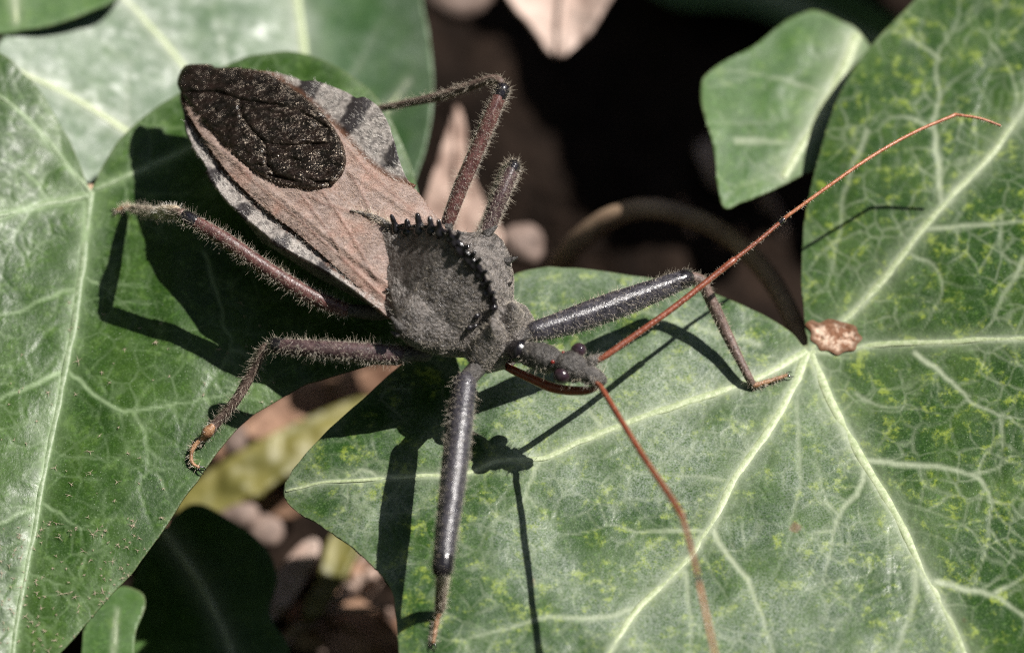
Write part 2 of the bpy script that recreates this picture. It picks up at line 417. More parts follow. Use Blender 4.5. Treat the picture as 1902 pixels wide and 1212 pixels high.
def leaf(name, label, outline, zf, mat, veins, step=4.0, veinmat=None, thick=0.016, side=(), group=None, jag=1.5, seed=0, auto=0.0, sheen_mask=None):
    root = thing(name, label, 'leaf', None, group)
    poly = catmull(outline, 6, closed=True)
    r = np.random.default_rng(seed)
    ang = np.arange(len(poly)); poly = poly + jag * (np.stack([vnoise(ang * 0.35, ang * 0.0, seed), vnoise(ang * 0.35, ang * 0 + 7.5, seed)], 1) - 0.5) * 2
    U, V, q = patch(poly, step)
    lines = []
    for i, (pts, w0, w1) in enumerate(veins):
        lines.append((wiggle(pts, 6, 1.0, seed * 31 + i), w0 * 1.25, w1 * 1.25, 0.85))
    for i, (pts, w0, w1, st) in enumerate(side):
        wl = wiggle(pts, 5, 2.6, seed * 77 + i)
        lines.append((wl, w0 * 0.95, max(1.8, w1 * 0.55), min(1.0, st * 1.2)))
        de = wl[-1] - wl[-3]; ae = math.atan2(de[1], de[0])
        for sg in (-1, 1):                                  # the vein forks and runs out
            a = ae + sg * r.uniform(0.35, 0.8); pp = [wl[-1]]
            for q_ in range(5): a += r.normal(0, 0.3); pp.append(pp[-1] + r.uniform(14, 24) * np.array([math.cos(a), math.sin(a)]))
            lines.append((np.array(pp), max(1.8, w1 * 0.6), 1.6, st * 0.5))
        for k in range(3, len(wl) - 1, 4):                  # little side branches
            d = wl[k + 1] - wl[k - 1]; a = math.atan2(d[1], d[0]) + r.choice([-1, 1]) * r.uniform(0.6, 1.2); L = r.uniform(30, 85)
            e1 = wl[k] + L * 0.5 * np.array([math.cos(a), math.sin(a)]); a += r.uniform(-0.7, 0.7); e2 = e1 + L * 0.5 * np.array([math.cos(a), math.sin(a)])
            lines.append((wiggle([wl[k], e1, e2], 4, 2.0, k), 3.2, 2.2, st * r.uniform(0.25, 0.55)))
    if auto:
        for i, (pts, w0, w1) in enumerate(veins):
            c = resample(catmull(pts, 6), max(6, int(len(pts) * 2.2))); sgn = 1
            for k in range(1, len(c) - 1):
                for sgn in (-1, 1):
                    if r.random() < 0.35: continue
                    d = c[k + 1] - c[k - 1]; a = math.atan2(d[1], d[0]) + sgn * r.uniform(0.7, 1.1); L = r.uniform(70, 210); p_ = c[k].copy(); pp = [p_.copy()]
                    for q_ in range(6):
                        a += -sgn * 0.07 + r.normal(0, 0.22); p_ = p_ + L / 6 * np.array([math.cos(a), math.sin(a)]); pp.append(p_.copy())
                        if r.random() < 0.6:
                            a2 = a + r.choice([-1, 1]) * r.uniform(0.7, 1.3); l2 = r.uniform(20, 60); e1 = p_ + l2 * .5 * np.array([math.cos(a2), math.sin(a2)]); a2 += r.normal(0, .6)
                            lines.append((np.array([p_, e1, e1 + l2 * .5 * np.array([math.cos(a2), math.sin(a2)])]), 2.6, 2.0, auto * r.uniform(.4, .9)))
                    lines.append((np.array(pp), 3.4, 2.4, auto * r.uniform(.6, 1.2)))
    vf = np.maximum(polyline_field(lines[:len(veins)], U, V), polyline_field(lines[len(veins):], U, V, 0.6))
    # soft mottled halo along the main veins
    halo = polyline_field([(catmull(p_, 4), w0 * 3.2, w1 * 3.2, 0.28) for p_, w0, w1 in veins], U, V)
    vf = np.clip(np.maximum(vf, halo), 0, 1)
    rim = np.clip(edge_distance(poly, U, V, 18.0) / 18.0, 0, 1)
    Z = zf(U, V) - 0.003 * polyline_field([(l[0], l[1] * 1.3, l[2] * 1.3, 1.0) for l in lines], U, V) \
        + 0.012 * (vnoise(U / 40 + 99, V / 40 + 99, seed + 3) - 0.5)
    W = P(U, V, Z)
    b = quads_ob('blade', W, q, mat, root, {'vein': vf, 'rim': rim, 'sheen_mask': np.ones(len(U)) if sheen_mask is None else sheen_mask(U, V)})
    so_ = b.modifiers.new('thickness', 'SOLIDIFY'); so_.thickness = thick; so_.offset = -1
    # normals must face the camera side so that the thickness goes below
    nz = np.cross(W[q[0, 1]] - W[q[0, 0]], W[q[0, 2]] - W[q[0, 0]])
    if nz[2] < 0: b.data.flip_normals()
    for i, (pts, w0, w1) in enumerate(veins):
        c = resample(wiggle(pts, 6, 1.0, seed * 31 + i), max(8, int(len(pts) * 9)))
        z = zf(c[:, 0], c[:, 1]); rr = np.linspace(w0, w1, len(c)) / 320.0 * 0.36
        p3 = P(c[:, 0], c[:, 1], z - rr + 0.0015)
        vv, ff = tube(p3, rr, 12, flat=2.5, wob=0.04, seed=i)
        mesh_ob('vein', vv, ff, veinmat or MAT['vein'], root)
    return root, poly

# ---- leaf B (left, deep green)
B_OUT = [(168, 352), (158, 333), (140, 285), (110, 225), (70, 165), (30, 122), (0, 98), (-60, 62), (-160, 40), (-260, 80), (-330, 200), (-350, 380),
         (-270, 520), (-260, 700), (-230, 900), (-150, 1100), (-90, 1300), (-40, 1420), (0, 1350), (60, 1262), (130, 1192), (170, 1145), (215, 1095), (250, 1058),
         (285, 1010), (320, 960), (345, 920), (375, 880), (400, 845), (425, 812), (455, 782), (500, 752), (550, 722), (600, 702), (650, 688), (700, 672),
         (745, 650), (780, 615), (795, 560), (795, 480), (785, 400), (768, 320), (740, 250), (715, 205), (690, 172), (650, 140), (600, 112), (545, 97),
         (495, 99), (440, 112), (390, 138), (340, 168), (290, 200), (245, 235), (215, 270), (190, 310), (177, 338)]
def zB(u, v):
    mid = np.interp(v, [100, 350, 650, 1212, 1500], [175, 165, 125, 30, -20])      # main vein
    d = (u - mid) / 320.0
    z = 0.11 + (600 - v) * 0.00030 + np.where(d < 0, -0.20 * d, 0.03 * d) - 0.05 * np.clip(d - 0.7, 0, 9) ** 1.5
    z = z + 0.035 * np.sin(u / 95.0 + v / 140.0) * np.clip(np.abs(d) * 2, 0, 1)
    return z
B_V = [([(168, 355), (155, 480), (130, 640), (118, 700), (85, 860), (60, 1000), (35, 1130), (15, 1260), (-30, 1390)], 9, 4),
       ([(166, 362), (100, 375), (0, 398), (-120, 415), (-240, 430)], 8, 4),
       ([(172, 352), (240, 325), (330, 285), (430, 235), (520, 180)], 5, 2),
       ([(168, 358), (120, 300), (40, 210), (-60, 140)], 5, 2)]
B_S = [([(118, 690), (60, 715), (0, 740), (-80, 760)], 6, 3, .75), ([(130, 692), (165, 725), (215, 755), (250, 765), (330, 752), (410, 735)], 5, 3, .65),
       ([(150, 510), (185, 530), (225, 560)], 4, 3, .5), ([(250, 765), (272, 810), (278, 860), (260, 910)], 4, 3, .35),
       ([(142, 535), (80, 560), (10, 585), (-60, 600)], 5, 3, .55), ([(72, 930), (110, 955), (150, 980)], 5, 2, .6), ([(60, 945), (0, 970), (-70, 990)], 5, 3, .55),
       ([(380, 470), (400, 540), (415, 600), (430, 650), (395, 700), (370, 740)], 4, 3, .45), ([(430, 650), (470, 660)], 4, 2, .4),
       ([(95, 830), (140, 850), (200, 850), (250, 830)], 3, 2, .25), ([(50, 1060), (90, 1080), (130, 1085)], 4, 2, .35),
       ([(230, 330), (240, 400), (235, 450)], 3, 2, .3), ([(60, 390), (20, 440), (-20, 470)], 4, 3, .4), ([(90, 372), (60, 330), (20, 300)], 4, 3, .4)]
leafB, polyB = leaf('ivy_leaf', 'deep green ivy leaf with pale midrib under the bug\'s hind legs', B_OUT, zB, MAT['leaf_b'], B_V, 4.0, MAT['vein_b'], side=B_S, seed=2, auto=0.2)

# ---- leaf A (large, mottled, the bug's front legs stand on it)
A_OUT = [(1499, 648), (1470, 618), (1420, 585), (1360, 557), (1300, 536), (1240, 522), (1180, 512), (1110, 502), (1050, 497), (1000, 497), (950, 512), (880, 562),
         (810, 620), (740, 680), (690, 725), (640, 770), (600, 808), (560, 852), (538, 882), (527, 908), (531, 930), (548, 947), (590, 973), (640, 1006),
         (680, 1038), (710, 1068), (728, 1098), (735, 1130), (738, 1170), (742, 1230), (752, 1300), (800, 1400), (900, 1450), (1020, 1430), (1120, 1440),
         (1300, 1520), (1500, 1600), (1700, 1640), (1900, 1640), (1960, 1500), (2030, 1350), (2180, 1200), (2330, 1000), (2360, 850), (2240, 720), (2160, 600), (2140, 420),
         (2150, 200), (2100, 20), (2000, -110), (1900, -140), (1800, -95), (1740, -45), (1700, 0), (1640, 60), (1585, 130), (1545, 210), (1518, 300),
         (1500, 380), (1490, 450), (1488, 520), (1493, 590), (1499, 630)]
def zA(u, v):
    # main vein lower right, lobes fold along it
    mu = 1515 + (v - 660) * 0.50
    d = (u - mu) / 320.0
    up = np.clip((640 - v) / 320.0, 0, 9)
    right = np.clip(d, 0, 9)
    left = np.clip(-d, 0, 9)
    z = 0.02 + 0.05 * left - 0.012 * left ** 2 + 0.13 * right * np.clip(1 - up * 0.2, 0, 1) + 0.05 * up * np.clip(d + 0.5, 0, 1.5)
    z = z + 0.03 * np.sin(u / 120.0 + 1.0) * np.sin(v / 130.0)
    # left tip droops
    z = z - 0.10 * np.clip((700 - u) / 180.0, 0, 2) ** 2
    return z
A_V = [([(1505, 655), (1540, 740), (1600, 850), (1665, 960), (1720, 1070), (1770, 1160), (1800, 1230), (1850, 1360), (1880, 1500)], 11, 8),
       ([(1500, 655), (1465, 735), (1420, 810), (1370, 880), (1322, 975), (1260, 1060), (1180, 1135), (1135, 1212), (1080, 1330)], 11, 6),
       ([(1497, 652), (1410, 700), (1300, 740), (1180, 778), (1090, 815), (1010, 850), (930, 855), (860, 880), (760, 885), (660, 892), (590, 897), (532, 912)], 10, 3),
       ([(1505, 655), (1560, 650), (1640, 640), (1760, 635), (1902, 628), (2080, 640)], 7, 6),
       ([(1508, 648), (1570, 595), (1640, 520), (1710, 430), (1780, 350), (1840, 290), (1902, 205), (1990, 90)], 9, 7)]
A_S = [([(1590, 850), (1680, 862), (1740, 868), (1805, 880), (1835, 915), (1838, 960), (1832, 1010)], 7, 4, .75), ([(1805, 880), (1850, 870), (1880, 850)], 4, 3, .5),
       ([(1838, 930), (1880, 935)], 4, 3, .5), ([(1740, 1080), (1800, 1095), (1850, 1105), (1902, 1140), (1980, 1180)], 8, 5, .85), ([(1850, 1100), (1902, 1070)], 6, 4, .7),
       ([(1700, 655), (1760, 700), (1800, 740), (1860, 770), (1902, 790)], 6, 4, .75), ([(1800, 735), (1770, 770)], 4, 3, .45), ([(1860, 780), (1860, 830), (1850, 850)], 4, 3, .4),
       ([(1590, 730), (1640, 755), (1710, 760)], 5, 3, .45), ([(1608, 870), (1590, 920), (1560, 955), (1545, 1010), (1530, 1080)], 7, 4, .75), ([(1560, 960), (1530, 915), (1525, 880)], 4, 3, .5),
       ([(1548, 985), (1500, 990)], 4, 3, .5), ([(1325, 985), (1345, 1020), (1390, 1080), (1410, 1130), (1425, 1180), (1445, 1220)], 7, 4, .8), ([(1325, 985), (1260, 985), (1200, 985), (1130, 975)], 6, 3, .65),
       ([(1340, 890), (1260, 882), (1200, 880)], 5, 3, .4), ([(1270, 1055), (1280, 1110), (1285, 1212)], 7, 5, .6), ([(1185, 1130), (1120, 1145), (1000, 1150), (930, 1170), (860, 1190)], 7, 4, .7),
       ([(1010, 848), (985, 900), (965, 935), (925, 960)], 5, 3, .6), ([(1120, 795), (1085, 750), (1060, 735)], 6, 4, .6), ([(1200, 775), (1190, 820), (1170, 860)], 4, 3, .35),
       ([(1490, 690), (1480, 800), (1485, 900), (1470, 980), (1465, 1030)], 6, 4, .4), ([(1410, 640), (1300, 610), (1200, 580), (1120, 560)], 8, 4, .45),
       ([(700, 885), (670, 870), (655, 890), (640, 940), (620, 965)], 4, 3, .55), ([(760, 885), (720, 930), (700, 960)], 4, 3, .3),
       ([(860, 875), (830, 930), (790, 970)], 4, 3, .3), ([(1700, 1060), (1695, 1130), (1670, 1200), (1650, 1260)], 9, 6, .55), ([(1670, 960), (1640, 1000)], 4, 3, .3),
       # upper lobe
       ([(1750, 385), (1742, 310), (1735, 240), (1745, 180), (1740, 110), (1770, 60)], 7, 4, .75), ([(1745, 110), (1700, 75), (1690, 60)], 4, 3, .5), ([(1735, 240), (1690, 218), (1650, 222), (1635, 240)], 5, 3, .55),
       ([(1840, 290), (1890, 200), (1870, 120), (1850, 90)], 4, 3, .4), ([(1725, 425), (1800, 420), (1902, 410), (1980, 405)], 6, 4, .65), ([(1610, 245), (1575, 340), (1560, 430), (1535, 530)], 6, 4, .5),
       ([(1690, 470), (1740, 500), (1745, 560), (1710, 620)], 5, 3, .45), ([(1902, 480), (1860, 560), (1830, 620)], 6, 4, .5), ([(1690, 450), (1660, 410), (1655, 380)], 4, 3, .35),
       ([(1860, 400), (1865, 470), (1902, 500)], 4, 3, .35), ([(1780, 420), (1775, 480)], 4, 3, .3)]
def stellate(parent, poly, zf, n, box, seed):
    """tiny star-shaped ivy hairs lying on the blade"""
    r = np.random.default_rng(seed); A = []; B = []
    c = r.uniform([box[0], box[1]], [box[2], box[3]], (n * 4, 2)); c = c[inside_poly(poly, c[:, 0], c[:, 1])][:n]
    for u, v in c:
        L0 = 2.5 + r.gamma(2.0, 1.6); a0 = r.uniform(0, 6.3); k = r.integers(3, 6)
        for j in range(k):
            a = a0 + j * 6.283 / k + r.uniform(-.5, .5); L = L0 * r.uniform(.5, 1.2)
            z = float(zf(np.array(u), np.array(v)))
            A.append(P(u, v, z + .004)); B.append(P(u + L * math.cos(a), v + L * .8 * math.sin(a), z + .004 + r.uniform(0, .008)))
    m = M('stellate_hair'); m.p(Base_Color=(.42, .34, .25), Roughness=.6)
    hair_ob('stellate_hairs', np.array(A), np.array(B), 0.0014, m.m, parent, 0.2, seed, 3)
stellate(leafB, polyB, zB, 110, (-20, 560, 620, 1230), 4); stellate(leafB, polyB, zB, 130, (-20, 950, 300, 1230), 6)
leafA, polyA = leaf('ivy_leaf', 'large pale-veined mottled ivy leaf under the bug\'s front legs', A_OUT, zA, MAT['leaf_a'], A_V, 4.0, MAT['vein'], side=A_S, seed=5, auto=0.24, sheen_mask=lambda u, v: 0.12 + 0.88 / (1 + np.exp(((u - (1515 + (v - 660) * 0.5)) + 60 + 120 * (vnoise(u / 90 + 20, v / 90 + 20, 31) - .5)) / 55.0)) * (v > 420))  # mask keeps the painted sheen mostly left of the main vein

# dry scar beside the leaf's sinus: a curled rim and a papery centre
def scar(parent):
    out = [(1496, 602), (1508, 594), (1522, 599), (1540, 592), (1562, 597), (1578, 601), (1590, 606), (1594, 618), (1602, 628), (1592, 640), (1588, 650), (1570, 652), (1556, 659), (1540, 651), (1524, 650), (1518, 640), (1506, 630), (1507, 616)]
    poly = catmull(out, 5, True); U, V, q = patch(poly, 2.0)
    e = np.clip(edge_distance(poly, U, V, 22.0) / 22.0, 0, 1)
    Z = zA(U, V) + 0.004 + 0.005 * np.exp(-((e - .2) / 0.2) ** 2) + 0.008 * (vnoise(U / 5, V / 5, 3) - .5) * np.clip(e * 3, 0, 1)
    m = M('dry_scar'); k = m.noise(14, 4, .7); c = m.mix(m.ramp(k, .42, .60), (.20, .09, .045), (.60, .45, .34)); c = m.mix(m.ramp(m.attr('rim'), .1, .6, .9, 0), c, (.11, .045, .015))
    m.p(Base_Color=c, Roughness=.8, Normal=m.bump(m.noise(40, 4), .4, .01))
    quads_ob('dry_scar', P(U, V, Z), q, m.m, parent, {'rim': e})
scar(leafA)
def petiole(parent, pts, r0, r1, mat, n=40):
    p3 = catmull([P(u, v, z) for u, v, z in pts], 10); p3 = resample(p3, n)
    vv, ff = tube(p3, np.linspace(r0, r1, n), 12, wob=0.02); mesh_ob('petiole', vv, ff, mat, parent)
petiole(leafA, [(1504, 672, -0.10), (1494, 642, -0.13), (1478, 605, -0.27), (1440, 530, -0.5), (1380, 460, -0.58), (1300, 410, -0.6), (1200, 386, -0.6), (1110, 418, -0.8), (1040, 490, -1.2), (980, 600, -2.4), (960, 700, -3.2)], 0.055, 0.085, MAT['petiole'])
petiole(leafB, [(168, 356, 0.14), (180, 400, -0.2), (230, 450, -0.8), (330, 520, -1.6), (450, 600, -2.6), (500, 640, -3.2)], 0.05, 0.08, MAT['petiole'])

# ---- other leaves
C_OUT = [(765, -60), (785, 20), (799, 90), (803, 160), (798, 230), (780, 305), (745, 375), (650, 430), (500, 440), (340, 420), (220, 380), (110, 290), (40, 180), (-10, 100),
         (60, 20), (200, -60), (330, -150), (480, -210), (640, -170)]
def zC(u, v):
    x = (u - 400) / 320.0; y = (300 - v) / 277.0
    return -0.42 - 0.30 * x + 0.06 * y - 0.05 * x * x * np.sign(x) + 0.55 * np.clip(x - 0.35, 0, 2) ** 2
leaf('ivy_leaf', 'pale glossy ivy leaf lying lower, behind the bug\'s black wing tip', C_OUT, zC, MAT['leaf_c'],
     [([(560, 380), (568, 250), (565, 120), (550, 0), (530, -120)], 13, 9), ([(540, 330), (400, 210), (330, 110), (250, 20), (190, -40)], 10, 6), ([(500, 340), (300, 280), (150, 190), (30, 130)], 12, 5), ([(580, 330), (680, 250), (760, 150)], 8, 4)], 7.0, seed=8,
     side=[([(260, 380), (250, 290), (235, 210), (240, 120)], 9, 6, .5), ([(400, 220), (420, 120), (400, 20)], 8, 5, .45), ([(568, 230), (650, 150), (690, 80)], 7, 5, .4)])
D_OUT = [(-120, 105), (-20, 66), (60, 54), (120, 40), (175, 18), (235, -20), (270, -120), (150, -220), (-80, -180), (-200, -40)]
leaf('ivy_leaf', 'small plain green ivy leaf edge overhanging the pale glossy leaf', D_OUT, lambda u, v: 0.10 - 0.1 * (u / 320.0) + 0 * v, MAT['leaf_d'], [([(-40, -150), (20, -60), (30, 40)], 7, 4)], 7.0, seed=9)
E_OUT = [(1302, 170), (1306, 145), (1336, 120), (1400, 85), (1450, 46), (1490, 24), (1515, 19), (1560, 38), (1592, 56), (1620, 95), (1650, 190), (1630, 290), (1560, 315), (1510, 318),
         (1470, 335), (1420, 360), (1380, 374), (1345, 386), (1334, 350), (1330, 300), (1316, 240), (1305, 205)]
def zE(u, v): return 0.05 - 0.12 * (u - 1450) / 320.0 + 0.04 * (200 - v) / 277.0
leaf('ivy_leaf', 'small five-sided ivy leaf with one thick pale vein behind the mottled leaf', E_OUT, zE, MAT['leaf_d'],
     [([(1590, 66), (1560, 140), (1525, 210), (1490, 270), (1455, 330)], 14, 10)], 6.0, seed=11, side=[([(1370, 262), (1440, 262), (1500, 258)], 7, 5, .5), ([(1540, 180), (1470, 150), (1400, 140)], 6, 4, .4), ([(1455, 325), (1420, 330), (1370, 345)], 6, 4, .35)], auto=.25)
# ------------------------------------------------------------------ litter below the ivy
def flake(name, label, cat, out, z, mat, group=None, curl=0.25, tilt=(0, 0), step=8.0, thick=0.03, seed=0, rib=None):
    """dead leaf or blade: an outline laid at height z, curled, with thickness and a raised rib"""
    root = thing(name, label, cat, None, group)
    poly = catmull(out, 6, True); c = poly.mean(0); U, V, q = patch(poly, step)
    sz = max(np.ptp(poly[:, 0]), np.ptp(poly[:, 1])) / 2
    x = (U - c[0]) / sz; y = (c[1] - V) / sz
    def zz(u, v):
        x = (u - c[0]) / sz; y = (c[1] - v) / sz
        return z + tilt[0] * x + tilt[1] * y + curl * (x * x - y * y * 0.4) * 0.5
    Z = zz(U, V) + 0.05 * (vnoise(U / 25, V / 25, seed) - .5)
    W = P(U, V, Z); o = quads_ob('blade', W, q, mat, root)
    if np.cross(W[q[0, 1]] - W[q[0, 0]], W[q[0, 2]] - W[q[0, 0]])[2] < 0: o.data.flip_normals()
    so_ = o.modifiers.new('thickness', 'SOLIDIFY'); so_.thickness = thick; so_.offset = -1
    if rib:
        r = catmull(rib, 6); vv, ff = tube(P(r[:, 0], r[:, 1], zz(r[:, 0], r[:, 1]) + 0.005), np.linspace(0.035, 0.015, len(r)), 8, wob=0.05); mesh_ob('midrib', vv, ff, mat, root)
    return root
def pebble(label, u, v, z, ru, rv, mat, seed=0):
    n = 16; a = np.linspace(0, np.pi, n); b = np.linspace(0, 2 * np.pi, 2 * n, endpoint=False); A, B = np.meshgrid(a, b, indexing='ij')
    d = np.stack([np.sin(A) * np.cos(B), np.sin(A) * np.sin(B), np.cos(A)], -1)
    k = 1 + 0.22 * (vnoise(d[..., 0] * 1.7 + 20, d[..., 1] * 1.7 + d[..., 2] + 20, seed) - .5) + 0.08 * (vnoise(d[..., 0] * 5 + 20, d[..., 1] * 5 + d[..., 2] * 3 + 20, seed + 1) - .5)
    w_ = P(u, v, z) + d * k[..., None] * np.array([ru / 320, rv / 300, min(ru, rv) / 420]); m = 2 * n
    f = [(i * m + j, (i + 1) * m + j, (i + 1) * m + (j + 1) % m, i * m + (j + 1) % m) for i in range(n - 1) for j in range(m)]
    o = mesh_ob('pebble', w_.reshape(-1, 3), f, mat); o['label'] = label; o['category'] = 'pebble'; return o
flake('dead_leaf', 'pointed tan dead leaf hanging into the black gap', 'dead leaf', [(940, -30), (958, 15), (985, 45), (1005, 75), (1020, 98), (1036, 107), (1056, 98), (1080, 74), (1104, 44), (1122, 10), (1140, -40), (1080, -90), (990, -80)], -1.0, MAT['dead_pale'], curl=.3, seed=1, rib=[(1050, -80), (1045, 0), (1036, 100)])
pebble('round brown stone at the edge of the black gap beside the pale glossy leaf', 848, -12, -1.7, 75, 62, MAT['stone'], 3)
flake('dead_leaf', 'tan tapering dead leaf standing behind the bug\'s reddish hind femur', 'dead leaf', [(848, 195), (862, 225), (868, 290), (892, 360), (935, 440), (900, 470), (800, 470), (785, 400), (808, 310), (832, 240)], -1.1, MAT['dead_tan'], curl=.2, seed=2, rib=[(850, 460), (848, 340), (848, 210)])
pebble('smooth tan stone behind the bug\'s shoulder spine', 968, 455, -1.5, 48, 42, MAT['stone'], 6)
# gap between the two big leaves
flake('grass_blade', 'broad yellow-green blade crossing below the gap between the two big leaves', 'blade', [(325, 955), (335, 915), (400, 866), (480, 818), (570, 775), (680, 735), (700, 770), (620, 830), (540, 880), (430, 938), (360, 965)], -2.2, MAT['straw'], curl=-.2, seed=3, thick=.05)
flake('dead_leaf', 'orange-brown dead leaf in the notch between the two big ivy leaves', 'dead leaf', [(455, 800), (520, 735), (620, 705), (720, 670), (760, 690), (700, 740), (640, 770), (560, 790), (500, 815)], -2.4, MAT['dead_orange'], curl=.2, seed=4)
pebble('small pale stone beside the broad yellow-green blade', 436, 815, -2.3, 26, 34, MAT['stone'], 8)
pebble('flat pinkish stone below the broad yellow-green blade', 440, 955, -2.3, 46, 30, MAT['stone'], 10)
pebble('rounded pinkish stone next to the flat one', 492, 985, -2.35, 40, 32, MAT['stone'], 12)
flake('dead_leaf', 'pale sliver of dead leaf standing beside the narrow yellow stem', 'dead leaf', [(560, 1008), (588, 1000), (584, 1040), (552, 1100), (515, 1148), (492, 1142), (500, 1092), (530, 1040)], -2.2, MAT['dead_pale'], curl=.2, seed=5)
flake('grass_blade', 'narrow yellow-olive blade beside the pale sliver of dead leaf', 'blade', [(560, 1135), (590, 1070), (620, 985), (655, 985), (660, 1020), (625, 1090), (595, 1140)], -2.3, MAT['straw'], curl=.1, seed=6, thick=.06)
flake('dead_leaf', 'rusty brown dead leaf on the soil under the mottled leaf\'s tip', 'dead leaf', [(575, 1120), (625, 1095), (690, 1125), (745, 1180), (770, 1240), (660, 1260), (600, 1190)], -2.5, MAT['dead_orange'], curl=.3, seed=7, rib=[(590, 1125), (660, 1170), (740, 1230)])
flake('dead_leaf', 'dull pink-brown dead leaf beneath the mottled leaf\'s lower edge', 'dead leaf', [(600, 1050), (640, 1000), (690, 1010), (710, 1060), (680, 1110), (630, 1100)], -2.7, MAT['dead_tan'], curl=.2, seed=8)
F_OUT = [(240, 1090), (300, 985), (360, 935), (430, 965), (490, 1010), (515, 1070), (500, 1140), (540, 1215), (480, 1290), (300, 1300), (200, 1230)]
leaf('ivy_leaf', 'shaded dark ivy leaf under the deep green leaf\'s lower edge', F_OUT, lambda u, v: -1.5 + 0.1 * (u - 350) / 320.0 + 0 * v, MAT['leaf_d'], [([(300, 980), (370, 1080), (420, 1180), (450, 1270)], 9, 6)], 8.0, seed=21)
G_OUT = [(150, 1250), (158, 1160), (176, 1112), (205, 1092), (240, 1090), (266, 1104), (268, 1130), (252, 1170), (248, 1230), (240, 1290), (180, 1300)]
leaf('ivy_leaf', 'small bright green leaf tip poking out below the deep green leaf', G_OUT, lambda u, v: -1.05 + 0 * u, MAT['leaf_d'], [([(210, 1290), (212, 1200), (218, 1130)], 3, 1.5)], 6.0, MAT['vein_b'], seed=22)
K_OUT = [(1480, -120), (1560, -40), (1640, 20), (1720, 60), (1700, 160), (1600, 120), (1480, 60), (1380, 20), (1250, 10), (1180, -60), (1300, -160)]
leaf('ivy_leaf', 'dark shaded ivy leaf deep behind the small five-sided leaf', K_OUT, lambda u, v: -2.6 + 0 * u, MAT['leaf_d'], [([(1250, -60), (1450, 0), (1650, 90)], 8, 5)], 9.0, seed=23)
# ivy leaves added out of view to shade the soil in the gaps
def shade_leaf(cx, cy, z, R, rot, seed):
    lob = [(0, -1.0), (.28, -.55), (.62, -.62), (.95, -.45), (.72, -.12), (.85, .32), (.5, .55), (.15, .5), (0, .36), (-.15, .5), (-.5, .55), (-.85, .32), (-.72, -.12), (-.95, -.45), (-.62, -.62), (-.28, -.55)]
    ca, sa = math.cos(rot), math.sin(rot)
    T = lambda x, y: (cx + R * (x * ca - y * sa), cy + R * 0.87 * (x * sa + y * ca))
    return leaf('ivy_leaf', 'ivy leaf added outside this view to shade the soil', [T(*p_) for p_ in lob], lambda u, v: z + 0.1 * (u - cx) / R * math.cos(seed) + 0.1 * (v - cy) / R * math.sin(seed * 2), MAT['leaf_d'],
         [([T(0, .36), T(0, 0), T(0, -.9)], 8, 4), ([T(0, .36), T(.4, -.1), T(.85, -.4)], 7, 3), ([T(0, .36), T(-.4, -.1), T(-.85, -.4)], 7, 3)], 16.0, seed=seed, group='added shading leaves out of view')
for i, (cx, cy, z, R, rot) in enumerate([(1950, -760, .5, 330, .4), (2330, -640, .6, 330, 1.9), (2200, -980, .3, 340, 2.8), (1700, -1020, .2, 330, -.6), (2560, -900, .4, 320, .9), (2480, -420, .5, 300, 3.3), (1980, -1250, .4, 320, 1.2), (2050, -480, .55, 250, 2.2), (1800, -570, .3, 270, 1.1), (1720, -760, .2, 240, .3)]):
    shade_leaf(cx, cy, z, R, rot, 40 + i)

# scattered litter on the soil
def scatter():
    r = np.random.default_rng(12); mats = [MAT['dead_tan'], MAT['dead_orange'], MAT['stone'], MAT['dead_orange']]
    spots = [(r.uniform(330, 760), r.uniform(690, 1230)) for _ in range(22)] + [(r.uniform(1150, 1500), r.uniform(-20, 600)) for _ in range(12)]
    for i, (u, v) in enumerate(spots):
        n = 9; a0 = r.uniform(0, 6.3); el = r.uniform(.35, .8); R = r.uniform(28, 80); pts = []
        for k in range(n):
            a = k * 6.283 / n; rr = R * (1 + .25 * r.standard_normal()) * (1.25 if k in (0, 4) else .9); x = rr * math.cos(a); y = rr * el * math.sin(a)
            pts.append((u + x * math.cos(a0) - y * math.sin(a0), v + .85 * (x * math.sin(a0) + y * math.cos(a0))))
        flake('dead_leaf', 'brown scrap of dead leaf on the dark soil', 'dead leaf', pts, r.uniform(-3.0, -2.65), mats[i % 4], 'dead leaf scraps on the soil', curl=r.uniform(-.2, .5), tilt=(r.uniform(-.2, .2), r.uniform(-.2, .2)), step=10, seed=200 + i)
scatter()
def twig(label, pts, r0, seed):
    root = thing('twig', label, 'twig', None)
    c = resample(catmull([P(*x) for x in pts], 8), 40); c = c + 0.02 * np.random.default_rng(seed).standard_normal(c.shape)
    vv, ff = tube(c, np.linspace(r0, r0 * .55, 40), 10, wob=.06, seed=seed); mesh_ob('stem', vv, ff, MAT['dead_tan'], root)
    for k, sg in ((14, 1), (26, -1)):
        d = c[k + 1] - c[k]; d /= np.linalg.norm(d); e = np.cross(d, [0, 0, 1.0]) * sg; q = c[k] + (d * .6 + e * .8 + np.array([0, 0, .15])) * np.linspace(0, .45, 10)[:, None]
        vv, ff = tube(q, np.linspace(r0 * .55, r0 * .25, 10), 8, wob=.06, seed=seed + k); mesh_ob('side_shoot', vv, ff, MAT['dead_tan'], root)
twig('thin forked brown twig on the soil below the mottled leaf tip', [(505, 1215, -2.5), (600, 1130, -2.4), (690, 1060, -2.35), (770, 990, -2.3)], .045, 1)
